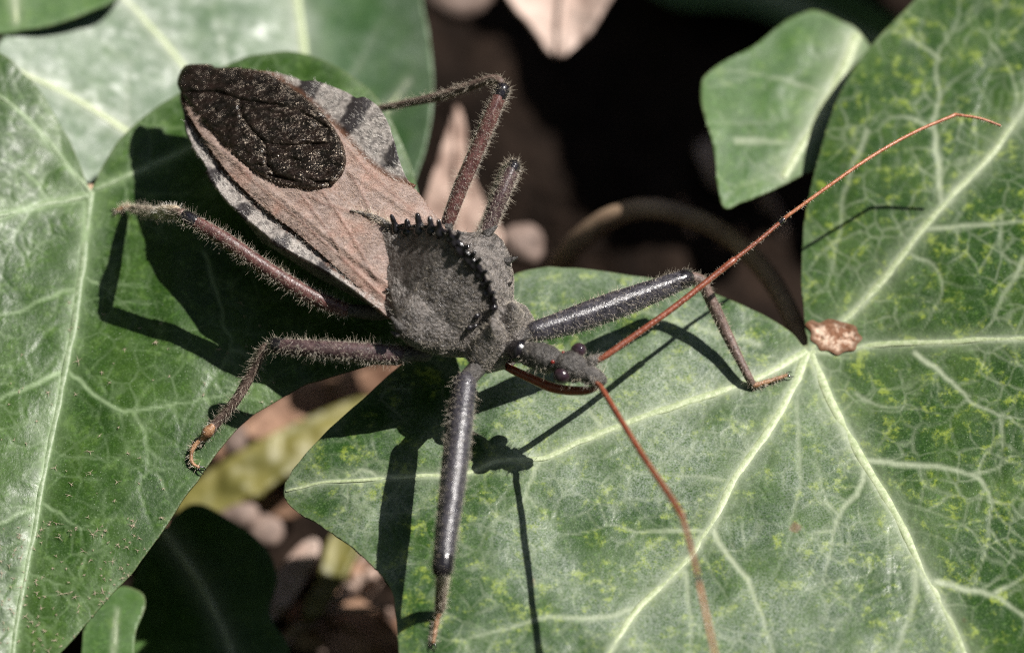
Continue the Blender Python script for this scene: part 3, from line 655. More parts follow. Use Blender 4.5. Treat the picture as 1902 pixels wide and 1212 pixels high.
# leafy ring added out of view; it blocks sky light to deepen the shadows
def sky_blocker():
    root = thing('sky_blocker', 'tall dark leafy ring added out of view to block sky light', 'sky_blocker', None)
    az = math.atan2(SUN[1], SUN[0]); n = 120; m = 14; th = np.linspace(0, 2 * np.pi, n, endpoint=False)
    d = np.abs((th - az + np.pi) % (2 * np.pi) - np.pi); H = np.interp(d, [0, 1.0, 1.7, 3.2], [30, 34, 190, 210])
    k = np.linspace(0, 1, m); R = 75 + 10 * vnoise(th[:, None] * 6 + 30, k[None] * 5 + 30, 3) + 5 * k[None]
    V = np.stack([R * np.cos(th)[:, None], R * np.sin(th)[:, None], -4 + H[:, None] * k[None]], -1)
    q = [(i * m + j, ((i + 1) % n) * m + j, ((i + 1) % n) * m + j + 1, i * m + j + 1) for i in range(n) for j in range(m - 1)]
    mt = simple_mat('sky_blocker_green', (0.006, 0.012, 0.004), (0.03, 0.055, 0.015), .4, .6, .5, .5)
    o = mesh_ob('blocker_ring', V.reshape(-1, 3), q, mt, root); so_ = o.modifiers.new('thickness', 'SOLIDIFY'); so_.thickness = 12
    p, nn = sample_mesh(o, 5000, 5); r = np.random.default_rng(3); verts = []; faces = []
    for i in range(5000):
        a = r.standard_normal(3); a /= np.linalg.norm(a); b = np.cross(a, r.standard_normal(3)); b /= np.linalg.norm(b); c = p[i] + nn[i] * r.uniform(-4, 4); L = r.uniform(2, 4)
        verts += [c - a * L, c + b * L * .5, c + a * L, c - b * L * .5]; faces.append((4 * i, 4 * i + 1, 4 * i + 2, 4 * i + 3))
    f = mesh_ob('blocker_leaves', verts, faces, mt, root, smooth=False); f['kind'] = 'stuff'
sky_blocker()

# ------------------------------------------------------------------ the wheel bug
def cuticle(name, a, b, rough=0.45, scale=18, bump=0.5, spec=0.5, bd=0.012):
    m = M(name); c = m.mix(m.ramp(m.noise(scale, 4, 0.65), 0.32, 0.68), a, b)
    c = m.mix(m.math('MULTIPLY', m.ramp(m.voro(70, 'F1'), 0.1, 0.3, 1, 0), 0.35), c, [min(1, x * 2.2 + 0.02) for x in b])
    m.p(Base_Color=c, Roughness=m.ramp(m.noise(40, 2), 0.3, 0.7, rough - .1, rough + .12), Specular_IOR_Level=spec,
        Normal=m.bump(m.noise(60, 3, 0.6), bump, bd))
    return m.m
def corium_mat():
    m = M('corium_tan')
    st_ = m.noise(26, 3, 0.6, vec=m.scaled((1, 3.2, 1), (0, 0, rad(40))))
    c = m.mix(m.ramp(st_, 0.3, 0.7), (0.135, 0.095, 0.080), (0.27, 0.205, 0.178))
    c = m.mix(m.math('MULTIPLY', m.ramp(m.noise(6, 3), 0.45, 0.7), 0.5), c, (0.30, 0.15, 0.105))
    c = m.mix(m.math('MULTIPLY', m.ramp(m.noise(3.5, 3), 0.5, 0.72), 0.4), c, (0.36, 0.29, 0.25))
    c = m.mix(m.ramp(m.attr('rim'), 0.0, 0.35, 0.75, 0.0), c, (0.12, 0.055, 0.03))
    c = m.mix(m.math('MULTIPLY', m.attr('line'), 0.38), c, (0.15, 0.062, 0.04))
    m.p(Base_Color=c, Roughness=0.55, Specular_IOR_Level=0.4, Normal=m.bump(m.math('ADD', st_, m.noise(70, 3)), 0.5, 0.01))
    return m.m
def membrane_mat():
    m = M('membrane_black')
    rot = (0, 0, rad(14)); al = m.scaled((0.22, 1.0, 0.4), rot)
    rip = m.noise(52, 3, 0.55, vec=al, dist=0.6); big = m.noise(13, 3, 0.6, vec=m.scaled((0.6, 1, 1), rot)); dots = m.noise(60, 2, 0.5)
    c = m.mix(m.ramp(m.noise(12, 3), 0.35, 0.7), (0.005, 0.004, 0.0035), (0.016, 0.010, 0.008))
    c = m.mix(m.ramp(m.attr('rim'), 0, 0.5, 0.7, 0.0), c, (0.05, 0.034, 0.024))
    n1 = m.bump(big, 1.0, 0.035); n2 = m.bump(m.math('ADD', rip, m.math('MULTIPLY', dots, 0.30)), 1.0, 0.022, n1)
    m.p(Base_Color=c, Roughness=m.ramp(m.noise(30, 2), .3, .7, .20, .33), Specular_IOR_Level=0.7, Normal=n2, Specular_Tint=(1.0, 0.84, 0.66),
        Coat_Weight=0.25, Coat_Roughness=0.15, Coat_Normal=n1)
    return m.m
def abdomen_mat():
    m = M('connexivum_banded')
    g = m.mix(m.ramp(m.noise(30, 3, 0.6), 0.35, 0.65), (0.11, 0.098, 0.09), (0.30, 0.27, 0.245))
    c = m.mix(m.ramp(m.math('ADD', m.attr('band'), m.math('MULTIPLY', m.math('SUBTRACT', m.noise(16, 3), 0.5), 0.9)), 0.3, 0.62), g, (0.022, 0.018, 0.018))
    c = m.mix(m.attr('inner'), c, (0.10, 0.042, 0.02))
    m.p(Base_Color=c, Roughness=0.45, Normal=m.bump(m.noise(50, 3), 0.5, 0.012))
    return m.m
CUT = cuticle('cuticle_grey', (0.045, 0.039, 0.035), (0.19, 0.168, 0.152), 0.32, 22, 0.9, 0.6, 0.025)
CUTD = cuticle('cuticle_dark', (0.026, 0.023, 0.021), (0.085, 0.077, 0.07), 0.42, 26, 0.9, 0.5, 0.02)
BLACK = cuticle('cuticle_black_gloss', (0.006, 0.005, 0.006), (0.014, 0.012, 0.014), 0.18, spec=0.6, bump=0.15)
FEM_D = cuticle('femur_slate', (0.016, 0.015, 0.019), (0.060, 0.055, 0.064), 0.30, 30, 0.4, 0.6)
FEM_R = cuticle('femur_maroon', (0.055, 0.022, 0.020), (0.12, 0.052, 0.045), 0.38, 20, 0.35)
FEM_P = cuticle('femur_plum', (0.035, 0.020, 0.022), (0.09, 0.055, 0.055), 0.36, 20, 0.35)
TIB = cuticle('tibia_brown', (0.07, 0.045, 0.036), (0.17, 0.115, 0.095), 0.5, 26)
TARS = cuticle('tarsus_amber', (0.16, 0.075, 0.035), (0.34, 0.19, 0.10), 0.4, 26)
TUFT = cuticle('tibia_pad_pale', (0.26, 0.19, 0.12), (0.48, 0.40, 0.30), 0.6, 26)
ANT = cuticle('antenna_rust', (0.13, 0.032, 0.015), (0.24, 0.07, 0.036), 0.36, 30, 0.3)
ANT2 = cuticle('antenna_orange', (0.26, 0.085, 0.036), (0.42, 0.18, 0.095), 0.36, 30, 0.3)
BEAK = cuticle('beak_rust', (0.17, 0.035, 0.015), (0.25, 0.06, 0.028), 0.28, 16, 0.15)
EYE = cuticle('eye_plum', (0.018, 0.010, 0.014), (0.04, 0.022, 0.028), 0.10, 40, 0.12, 0.8)
OCEL = cuticle('ocellus_red', (0.14, 0.012, 0.008), (0.24, 0.025, 0.014), 0.15, 40, 0.1)
def hmat(name, col, rough=0.35):
    m = M(name); m.p(Base_Color=col, Roughness=rough, Specular_IOR_Level=0.6); return m.m
H_PALE = hmat('seta_pale', (0.62, 0.54, 0.42)); H_TAN = hmat('seta_tan', (0.50, 0.37, 0.29)); H_GREY = hmat('seta_grey', (0.50, 0.45, 0.38)); H_WHITE = hmat('seta_white', (0.72, 0.68, 0.62))

P0 = P
def P(u, v, z):
    """like P0, with the bug's body pitched a little head-up above its written heights"""
    return P0(u, v, np.asarray(z, float) + np.interp(np.asarray(u, float), [330, 900, 1130], [0.03, 0.13, 0.18]))
BUG = thing('wheel_bug', 'dark grey wheel bug with toothed crest, tan wings and long bristly legs', 'insect', None)
O0 = P(838, 522, 0.70)
tail = P(338, 135, 0.62); tip = P(1122, 702, 0.60)
FW = tip - tail; FW[2] = 0; FW /= np.linalg.norm(FW); RT = np.array([FW[1], -FW[0], 0.0]); UPV = np.array([0, 0, 1.0])
def L2W(s, t, h):
    s, t, h = np.broadcast_arrays(np.asarray(s, float), np.asarray(t, float), np.asarray(h, float))
    return O0 + s[..., None] * FW + t[..., None] * RT + h[..., None] * UPV
def st(u, v, z=0.65):
    d = P(u, v, np.full(np.shape(u), z)) - O0
    return d @ FW, d @ RT

# ---- abdomen (dorsal plate with flared, banded margin, and the belly below)
AB_OUT = [(336, 150), (345, 138), (380, 130), (430, 128), (500, 133), (540, 142), (562, 150), (585, 150), (615, 160), (645, 172), (662, 182), (676, 180), (698, 194), (714, 216),
          (726, 246), (738, 285), (752, 325), (768, 350), (800, 392), (830, 430), (850, 470), (850, 540), (800, 590), (735, 594), (700, 570), (650, 532),
          (592, 494), (540, 466), (490, 432), (450, 397), (420, 371), (400, 341), (380, 303), (360, 272), (346, 240), (342, 205), (336, 175)]
AXS = [-2.2, -2.0, -1.6, -1.0, -0.5, 0.0]
def zmid(s): return interp(s, AXS, [0.60, 0.64, 0.73, 0.79, 0.75, 0.60])
def zwing(u, v):
    s, t = st(u, v); return zmid(s) - 0.06 * (np.abs(t + 0.02) / 0.5) ** 2
def halfw(s): return interp(s, [-2.12, -1.9, -1.5, -1.1, -0.7, -0.3, 0.0], [0.06, 0.25, 0.44, 0.53, 0.47, 0.36, 0.33])
def zab(u, v):
    s, t = st(u, v); return zmid(s) - 0.072 + 0.048 * np.clip(np.abs(t + 0.02) / halfw(s), 0, 1.15) ** 2
BFAR = [(582, 160), (680, 192), (730, 285), (762, 345)]; BNEAR = [(346, 225), (402, 312), (452, 383), (520, 440), (600, 490)]
def bandf(s, t):
    band = np.zeros(len(s))
    for lst, sg in ((BFAR, -1), (BNEAR, 1)):
        for a, b in lst:
            ss, _ = st(np.array([a]), np.array([b])); skew = (s - ss[0]) + 0.25 * (np.abs(t) - halfw(s))
            band = np.maximum(band, np.where(t * sg > 0, np.exp(-(skew / 0.066) ** 2), 0))
    return np.maximum(band, np.exp(-((s + 2.0) / 0.2) ** 2) * 0.9)
def abdomen():
    poly = catmull(AB_OUT, 6, True); U, V, q = patch(poly, 3.0); s, t = st(U, V)
    band = bandf(s, t)
    band = band * (0.5 + 0.5 * np.clip((np.abs(t + .02) / halfw(s) - .68) / .25, 0, 1)) if True else band
    Z = zab(U, V); bump_ = 0.02 * band * (np.abs(t) / halfw(s) > 0.8)
    wpoly = catmull(W_OUT, 6, True)
    e = edge_distance(wpoly, U, V, 14.0)
    W = P(U, V, Z + bump_ * 0.5)
    o = quads_ob('abdomen', W, q, abdomen_mat(), BUG, {'band': band, 'inner': np.clip(1.2 - e / 11.0, 0, 0.9)})
    so_ = o.modifiers.new('thickness', 'SOLIDIFY'); so_.thickness = 0.03; so_.offset = -1
    if np.cross(W[q[0, 1]] - W[q[0, 0]], W[q[0, 2]] - W[q[0, 0]])[2] < 0: o.data.flip_normals()
    # belly
    S = np.linspace(-2.02, 0.42, 30); a = np.linspace(0, 2 * np.pi, 28, endpoint=False)
    hw = interp(S, [-2.02, -1.9, -1.5, -1.1, -0.7, -0.3, 0.2, 0.42], [0.05, 0.19, 0.36, 0.45, 0.41, 0.32, 0.28, 0.1])
    top = interp(S, AXS + [0.42], list(np.array([0.60, 0.64, 0.73, 0.79, 0.75, 0.60]) - 0.13) + [0.5]); bot = interp(S, [-2.02, -1.5, -1.0, -0.4, 0.1, 0.42], [0.46, 0.38, 0.33, 0.30, 0.28, 0.36])
    zc = (top + bot) / 2; hz = (top - bot) / 2
    pts = L2W(S[:, None], hw[:, None] * np.cos(a) - 0.02, (zc - 0.70)[:, None] + hz[:, None] * np.sin(a))
    f = [(i * 28 + j, i * 28 + (j + 1) % 28, (i + 1) * 28 + (j + 1) % 28, (i + 1) * 28 + j) for i in range(29) for j in range(28)] + [tuple(range(28)), tuple(29 * 28 + j for j in range(27, -1, -1))]
    b = mesh_ob('belly', pts.reshape(-1, 3), f, CUT, o)
    fur('fringe_hairs', b, 2500, 0.045, -UPV, 0.1, 0.0010, H_GREY, o, 3)
    # pubescence on the margin
    def keep(c, n): return (n[:, 2] > -0.2) * (1.05 - bandf((c - O0) @ FW, (c - O0) @ RT))
    fur('margin_hairs', o, 7000, 0.028, -FW, 0.6, 0.0009, H_WHITE, o, 12, keep)
    return o
W_OUT = [(340, 130), (400, 128), (460, 130), (505, 140), (540, 163), (590, 204), (640, 254), (682, 300), (722, 330), (766, 347), (800, 388), (830, 428), (850, 470), (835, 540), (780, 585),
         (735, 598), (718, 580), (640, 510), (560, 440), (500, 394), (440, 339), (400, 290), (362, 232), (343, 192), (331, 165), (332, 145)]
ABD = abdomen()

# ---- forewings: far corium, near corium carrying the black membrane
COR = corium_mat(); MEMB = membrane_mat()
def wing(out, lift, tilt=0.0):
    poly = catmull(out, 6, True); U, V, q = patch(poly, 3.0); e = np.clip(edge_distance(poly, U, V, 16.0) / 16, 0, 1)
    s, t = st(U, V)
    Z = zwing(U, V) + lift + 0.012 * (vnoise(U / 18, V / 18, 5) - .5)
    wl = polyline_field([(catmull(x, 6), 3.0, 2.4, 1.0) for x in ([(735, 572), (690, 530), (640, 484), (560, 412), (500, 362), (450, 318)], [(720, 420), (660, 395), (615, 383), (570, 362)], [(800, 420), (760, 385), (720, 350), (680, 312), (640, 268), (600, 224), (550, 176)],
        [(690, 395), (668, 350), (648, 320)], [(700, 520), (660, 450), (630, 400), (600, 356)], [(640, 484), (610, 430), (560, 362)])], U, V)
    Z = Z + 0.006 * wl
    # faint broad folds
    Z = Z + 0.012 * np.exp(-((t - 0.24 - 0.05 * s) / 0.02) ** 2) + 0.010 * np.exp(-((t + 0.25 + 0.05 * s) / 0.02) ** 2) - 0.012 * (1 - e) ** 2
    W = P(U, V, Z)
    o = quads_ob('forewing', W, q, COR, BUG, {'rim': e, 'line': wl})
    if np.cross(W[q[0, 1]] - W[q[0, 0]], W[q[0, 2]] - W[q[0, 0]])[2] < 0: o.data.flip_normals()
    so_ = o.modifiers.new('thickness', 'SOLIDIFY'); so_.thickness = 0.012; so_.offset = -1
    return o
FAR_W = [(505, 140), (540, 163), (590, 204), (640, 254), (682, 300), (722, 330), (766, 347), (800, 388), (830, 428), (850, 470), (820, 480), (770, 455), (720, 425), (660, 395), (600, 360), (560, 300), (500, 220), (470, 160)]
NEAR_W = [(735, 598), (718, 580), (640, 510), (560, 440), (500, 394), (440, 339), (400, 290), (362, 232), (345, 196), (360, 190), (420, 220), (520, 290), (590, 335), (640, 370), (700, 404), (750, 430), (820, 470), (835, 540), (780, 585)]
wf = wing(FAR_W, 0.0); wn = wing(NEAR_W, 0.010)
MB_OUT = [(331, 160), (332, 145), (340, 128), (352, 121), (388, 121), (405, 127), (450, 127), (500, 138), (535, 158), (570, 184), (600, 212), (622, 242), (636, 270), (642, 296), (636, 322), (614, 344), (575, 352), (535, 346),
          (490, 330), (450, 300), (410, 262), (375, 224), (350, 192), (340, 176)]
def membrane():
    poly = catmull(MB_OUT, 6, True); U, V, q = patch(poly, 2.0); e = np.clip(edge_distance(poly, U, V, 14.0) / 14, 0, 1)
    lines = [(catmull(p_, 6), 4, 4, 1.0) for p_ in ([(345, 172), (400, 172), (445, 185), (500, 195), (560, 210), (610, 240)], [(445, 185), (450, 215), (470, 245), (492, 268), (495, 300), (510, 325)],
             [(492, 268), (540, 272), (590, 268), (635, 262)], [(370, 215), (400, 205)], [(500, 325), (560, 340), (610, 338)])]
    vn = polyline_field(lines, U, V)
    rp = np.sin((V - 0.10 * U + 22 * vnoise(U / 70, V / 70, 9)) / 2.6) * vnoise(U / 30, V / 20, 8)
    Z = zwing(U, V) + 0.026 * np.clip(e * 2.5, 0, 1) + 0.008 - 0.022 * vn + 0.022 * (vnoise(U / 26, V / 12, 6) - .5) + 0.008 * rp
    W = P(U, V, Z)
    o = quads_ob('membrane', W, q, MEMB, wn, {'rim': e})
    if np.cross(W[q[0, 1]] - W[q[0, 0]], W[q[0, 2]] - W[q[0, 0]])[2] < 0: o.data.flip_normals()
    so_ = o.modifiers.new('thickness', 'SOLIDIFY'); so_.thickness = 0.006; so_.offset = -1
membrane()
fur('wing_hairs', wf, 9000, 0.022, -FW, 0.78, 0.0007, H_TAN, wf, 21, lambda c, n: (n[:, 2] > 0) * 1.0)
fur('wing_hairs', wn, 10000, 0.022, -FW, 0.78, 0.0007, H_TAN, wn, 22, lambda c, n: (n[:, 2] > 0) * 1.0)
c_ = catmull([(652, 391), (672, 396), (700, 406), (732, 424)], 8); vv, ff = tube(P(c_[:, 0], c_[:, 1], zwing(c_[:, 0], c_[:, 1]) + 0.018), np.linspace(0.005, 0.026, len(c_)), 8)
scu = mesh_ob('scutellum', vv, ff, CUT, BUG); fur('scutellum_hairs', scu, 250, 0.05, -FW, 0.3, 0.001, H_PALE, scu, 23)

# ---- pronotum with the wheel-like crest
def pronotum():
    SS = np.concatenate([np.linspace(-0.63, -0.3, 24), np.linspace(-0.29, 0.505, 64)]); nq = 91
    qv = np.linspace(-1, 1, nq)
    wS = interp(SS, [-.63, -.57, -.47, -.33, -.2, -.05, .02, .1, .2, .28, .36, .44, .49, .54], [.02, .07, .12, .2, .3, .425, .43, .40, .32, .225, .245, .225, .13, .07])
    base = interp(SS, [-.63, -.3, -.05, .1, .25, .35, .45, .54], [.0, -.03, -.05, -.10, -.17, -.19, -.22, -.27])
    dome = interp(SS, [-.63, -.3, 0, .15, .27, .33, .42, .54], [.0, .06, .13, .15, .11, .15, .13, .04])
    cr = interp(SS, [-.63, -.57, -.48, -.36, -.25, -.14, 0, .12, .2, .26, .30, .34, .38], [.0, .03, .06, .12, .20, .245, .265, .255, .23, .195, .11, .03, 0])
    dep = interp(SS, [-.63, -.35, -.15, .0, .2, .45, .54], [.02, .03, .12, .26, .24, .16, .06])
    lean = interp(SS, [-.63, -.36, -.1, .12, .3, .5], [.0, .075, .085, .07, .03, 0]); pk = base + dome + cr
    V = np.zeros((len(SS), nq, 3))
    for i, s in enumerate(SS):
        for j, q in enumerate(qv):
            sg = 1 if q >= 0 else -1; aq = abs(q)
            if aq <= 0.72:
                x = (aq / 0.72) ** 1.2; t = wS[i] * x
                c_ = cr[i] / 0.42; tt = max(0.0, t - 0.012)
                roof = max(0.0, 1 - tt / (0.06 + 0.27 * c_)) ** 1.12
                h = base[i] + dome[i] * (1 - x ** 3) + cr[i] * (roof if sg > 0 else math.exp(-(t / (0.05 + 0.05 * c_)) ** 1.2)) * (1 - x ** 6)
                # front lobe humps and the groove behind them
                h += 0.085 * math.exp(-((s - 0.385) / 0.055) ** 2 - ((t - 0.09) / 0.05) ** 2) - 0.03 * math.exp(-((s - 0.30) / 0.025) ** 2) * (t > 0.05)
                h -= 0.06 * math.exp(-((s - 0.30) / 0.03) ** 2 - ((t - 0.09) / 0.04) ** 2) + 0.03 * math.exp(-(t / 0.02) ** 2) * (s > .33)
                h -= 0.03 * math.exp(-((s - 0.455) / 0.018) ** 2)
                h += 0.03 * math.exp(-((s + 0.02) / 0.09) ** 2 - ((t - 0.34) / 0.09) ** 2)
                h += 0.008 * (vnoise(np.array(s * 40 + 60), np.array(t * sg * 40 + 60), 2) - .5) + 0.026 * (vnoise(np.array(s * 13 + 60), np.array(t * sg * 13 + 60), 6) - .5)
            else:
                y = (aq - 0.72) / 0.28; t = wS[i] * math.cos(y * math.pi / 2) ** 0.8; h = base[i] - dep[i] * math.sin(y * math.pi / 2)
            V[i, j] = (s, t * sg - lean[i] * min(1.0, max(0.0, (h - base[i]) / (pk[i] - base[i] + 0.02))) ** 1.5, h)
    pts = L2W(V[..., 0], V[..., 1], V[..., 2]).reshape(-1, 3)
    f = [(i * nq + j, (i + 1) * nq + j, (i + 1) * nq + j + 1, i * nq + j + 1) for i in range(len(SS) - 1) for j in range(nq - 1)]
    o = mesh_ob('pronotum', pts, f, CUT, BUG)
    mid = nq // 2
    n_ = np.cross(pts[f[mid][1]] - pts[f[mid][0]], pts[f[mid][2]] - pts[f[mid][0]])
    tp = sum((np.cross(pts[g[1]] - pts[g[0]], pts[g[2]] - pts[g[0]])[2] for g in f[mid * 3:mid * 3 + 500]))
    if tp < 0: o.data.flip_normals()
    fur('short_hairs', o, 9000, 0.044, -FW, 0.62, 0.0009, H_GREY, o, 31, lambda c, n: (n[:, 2] > -0.5) * 1.0)
    fur('fringe_hairs', o, 3000, 0.05, UPV * 0, 0.0, 0.0006, H_PALE, o, 32, lambda c, n: ((n[:, 2] < 0.45) & ((c - O0) @ FW > -0.1)) * 1.0, bend=0.25)
    # crest teeth: base on the crest, tip outwards (photo pixels of base and tip; midline plane)
    def mid_pt(u, v):      # point of the bug's midline plane under a pixel
        d0 = P(u, v, 0.0); d1 = P(u, v, 1.0); a = (d0 - O0) @ RT + 0.045; b = (d1 - O0) @ RT + 0.045; k = -a / (b - a); return d0 + (d1 - d0) * k
    G = pts.reshape(len(SS), nq, 3); ridge = np.array([G[i, np.argmax(G[i, :, 2])] for i in range(len(SS))]); ridge = (ridge + np.roll(ridge, 1, 0) + np.roll(ridge, -1, 0)) / 3
    sel = (SS > -0.61) & (SS < 0.325); rs = SS[sel]; rp_ = ridge[sel]
    rt_ = np.gradient(rp_, axis=0); rt_ /= np.linalg.norm(rt_, axis=1)[:, None]
    rn = np.cross(RT, rt_); rn *= np.sign(rn[:, 2:3] + 1e-9); rn /= np.linalg.norm(rn, axis=1)[:, None]
    rr_ = np.random.default_rng(8)
    for k, s0 in enumerate([-.59, -.45, -.375, -.29, -.215, -.145, -.08, -.02, .04, .095, .145, .19, .23, .262, .29]):
        i = int(np.argmin(np.abs(rs - s0))); d = rn[i] * 1.0 + (-FW) * (0.55 if k < 2 else 0.12) + 0.1 * rr_.standard_normal(3) - RT * 0.45; d /= np.linalg.norm(d)
        L = [.085, .09, .05, .07, .062, .05, .045, .042, .048, .046, .044, .042, .04, .036, .03][k]; r = [.017, .017, .020, .021, .023, .020, .020, .019, .021, .020, .018, .018, .016, .015, .013][k]
        L *= rr_.uniform(.75, 1.35); r *= rr_.uniform(.85, 1.15)
        p0_ = rp_[i]
        if k == 0: p0_ = P(714, 438, .68); d = P(695, 433, .69) - p0_; d /= np.linalg.norm(d); L = .07
        c = p0_ - d * 0.02 + d * (L + .02) * np.linspace(0, 1, 7)[:, None]
        vv, ff = tube(c, r * np.array([2.1, 1.7, 1.2, .95, .9, .85, .62]), 12, wob=.03, seed=k); mesh_ob('tooth', vv, ff, BLACK, o)
    vv, ff = tube(resample(rp_[10:], 60), 0.018, 8, wob=0.15, seed=4); mesh_ob('crest_edge', vv, ff, BLACK, o)
    # spines of the humeral angles
    for (a, b, z, r) in [((904, 436), (922, 420), 0.70, .024), ((940, 486), (960, 478), 0.62, .020), ((858, 436), (850, 428), 0.70, .012), ((945, 528), (951, 524), .58, .010), ((742, 608), (727, 589), 0.70, .022), ((737, 622), (727, 616), 0.66, .014), ((724, 540), (716, 536), 0.68, .012), ((712, 500), (704, 497), 0.68, .012), ((718, 520), (710, 517), .68, .011)]:
        c = P(a[0], a[1], z) + (P(b[0], b[1], z + 0.02) - P(a[0], a[1], z)) * np.linspace(0, 1, 5)[:, None]
        vv, ff = tube(c, r * np.array([1.4, 1.1, .8, .6, .4]), 8); mesh_ob('spine', vv, ff, CUTD, o)
    # glossy black bosses on the front lobe
    for (u, v, r) in [(921, 573, .024), (888, 592, .020), (873, 613, .018), (884, 606, .014)]:
        g = pts; d0 = P0(u, v, 0.0); d1 = P0(u, v, 1.0); dv = (d1 - d0) / np.linalg.norm(d1 - d0); k = (g - d0) @ dv; dist = np.linalg.norm(g - d0 - k[:, None] * dv, axis=1)
        k = np.where(dist < 0.02, k, -9); c = g[int(np.argmax(k))]
        vv, ff = tube(c + RT * np.linspace(-.012, .012, 4)[:, None] + UPV * 0.004, r * np.array([.8, 1, 1, .8]), 12); mesh_ob('boss', vv, ff, BLACK, o)
    return o
PRO = pronotum()

# ---- head
def head():
    z = [0.50, 0.52, 0.54, 0.555, 0.56, 0.565, 0.565, 0.56, 0.55, 0.53, 0.51]
    pts = [(950, 648), (968, 653), (984, 658), (1003, 662), (1022, 668), (1036, 673), (1050, 678), (1068, 684), (1086, 691), (1103, 699), (1117, 706)]
    r = [0.054, 0.054, 0.072, 0.082, 0.080, 0.060, 0.086, 0.088, 0.060, 0.056, 0.040]
    p3 = catmull([P(u, v, zz) for (u, v), zz in zip(pts, z)], 4); rr = np.interp(np.linspace(0, 10, len(p3)), range(11), r); rr[-16:] *= 1 + 0.05 * np.sin(np.arange(16) * 1.6)
    vv, ff = tube(p3, rr, 26, wob=0.03, seed=2); o = mesh_ob('head', vv, ff, CUTD, BUG)
    fur('head_hairs', o, 650, 0.020, FW, 0.5, 0.0007, H_GREY, o, 41); fur('fringe_hairs', o, 260, 0.045, UPV * 0, 0, 0.0012, H_PALE, o, 42, lambda c, n: (n[:, 2] < 0.3) * 1.0)
    # glossy neck collar
    c = resample(np.array([P(960, 650, .535), P(972, 654, .54)]), 5); vv, ff = tube(c, [.062, .070, .072, .069, .060], 22); mesh_ob('neck_collar', vv, ff, BLACK, o)
    def ball(name, c, r, mat, sq=(1, 1, 1), n=20):
        a = np.linspace(0, np.pi, n); b = np.linspace(0, 2 * np.pi, 2 * n, endpoint=False); A, Bq = np.meshgrid(a, b, indexing='ij')
        v = c + r * np.stack([np.sin(A) * np.cos(Bq) * sq[0], np.sin(A) * np.sin(Bq) * sq[1], np.cos(A) * sq[2]], -1).reshape(-1, 3)
        m = 2 * n; f = [(i * m + j, (i + 1) * m + j, (i + 1) * m + (j + 1) % m, i * m + (j + 1) % m) for i in range(n - 1) for j in range(m)]
        return mesh_ob(name, v, f, mat, o)
    e1 = P(1043, 698, 0.585); e2 = P(1075, 651, 0.575)
    ball('eye', e1, 0.048, EYE); ball('eye', e2, 0.046, EYE)
    ball('ocellus', P(1026, 672, 0.622), 0.011, OCEL, n=10); ball('ocellus', P(1046, 655, 0.612), 0.011, OCEL, n=10)
    for (a, b, zz) in [((1094, 676), (1108, 664), .585), ((1090, 698), (1104, 708), .55)]:
        c = P(a[0], a[1], zz) + (P(b[0], b[1], zz) - P(a[0], a[1], zz)) * np.linspace(0, 1, 4)[:, None]
        vv, ff = tube(c, [.028, .034, .032, .022], 12, wob=.06); k = mesh_ob('antennal_tubercle', vv, ff, CUTD, o); fur('tubercle_hairs', k, 120, 0.04, FW, 0.4, 0.0011, H_GREY, o, 43)
    bk = resample(catmull([P(1112, 716, .47), P(1095, 724, .44), P(1060, 725, .41), P(1025, 719, .39), P(990, 704, .37), P(955, 688, .36), P(915, 668, .36)], 6), 26)
    vv, ff = tube(bk, np.interp(np.linspace(0, 1, 26), [0, .15, .45, .8, 1], [.016, .026, .030, .024, .012]), 14); mesh_ob('beak', vv, ff, BEAK, o)
head()

# ---- antennae
def antenna(segs):
    a = part_empty('antenna', BUG)
    for i, (pts, r0, r1, mat, tipm) in enumerate(segs):
        p3 = resample(catmull([P(*x) for x in pts], 8), 22); vv, ff = tube(p3, np.linspace(r0, r1, 22) * (1 + 0.12 * np.exp(-((np.arange(22) - 21) / 1.5) ** 2)), 10)
        o = mesh_ob('segment', vv, ff, mat, a); fur('fine_hairs', o, int(40 + 120 * len(pts) / 2), 0.013, FW, 0.3, 0.0007, H_PALE, a, 50 + i)
        if tipm:
            c = p3[-3:]; c = resample(c, 4); vv, ff = tube(c, r1 * 1.12, 10); mesh_ob('joint', vv, ff, BLACK, a)
antenna([([(1108, 669, .585), (1120, 664, .59), (1140, 650, .60), (1250, 572, .63), (1363, 483, .66)], .0185, .018, ANT, 0), ([(1364, 482, .66), (1410, 446, .67), (1456, 407, .68)], .0125, .012, ANT, 1),
         ([(1457, 405, .68), (1540, 345, .70), (1620, 290, .70), (1700, 245, .68), (1775, 213, .65)], .011, .0095, ANT2, 0), ([(1776, 213, .65), (1820, 220, .64), (1857, 233, .62)], .009, .007, ANT2, 0)])
antenna([([(1108, 712, .56), (1118, 722, .60), (1190, 840, .80), (1240, 915, .94), (1266, 957, 1.0)], .0165, .017, ANT, 0), ([(1267, 960, 1.0), (1284, 1020, 1.03), (1298, 1080, 1.06)], .012, .0115, ANT, 1),
         ([(1298, 1082, 1.06), (1312, 1145, 1.07), (1327, 1212, 1.08), (1345, 1290, 1.08)], .0105, .0095, ANT2, 0), ([(1345, 1290, 1.08), (1340, 1350, 1.05), (1325, 1400, 1.0)], .009, .007, ANT2, 0)])

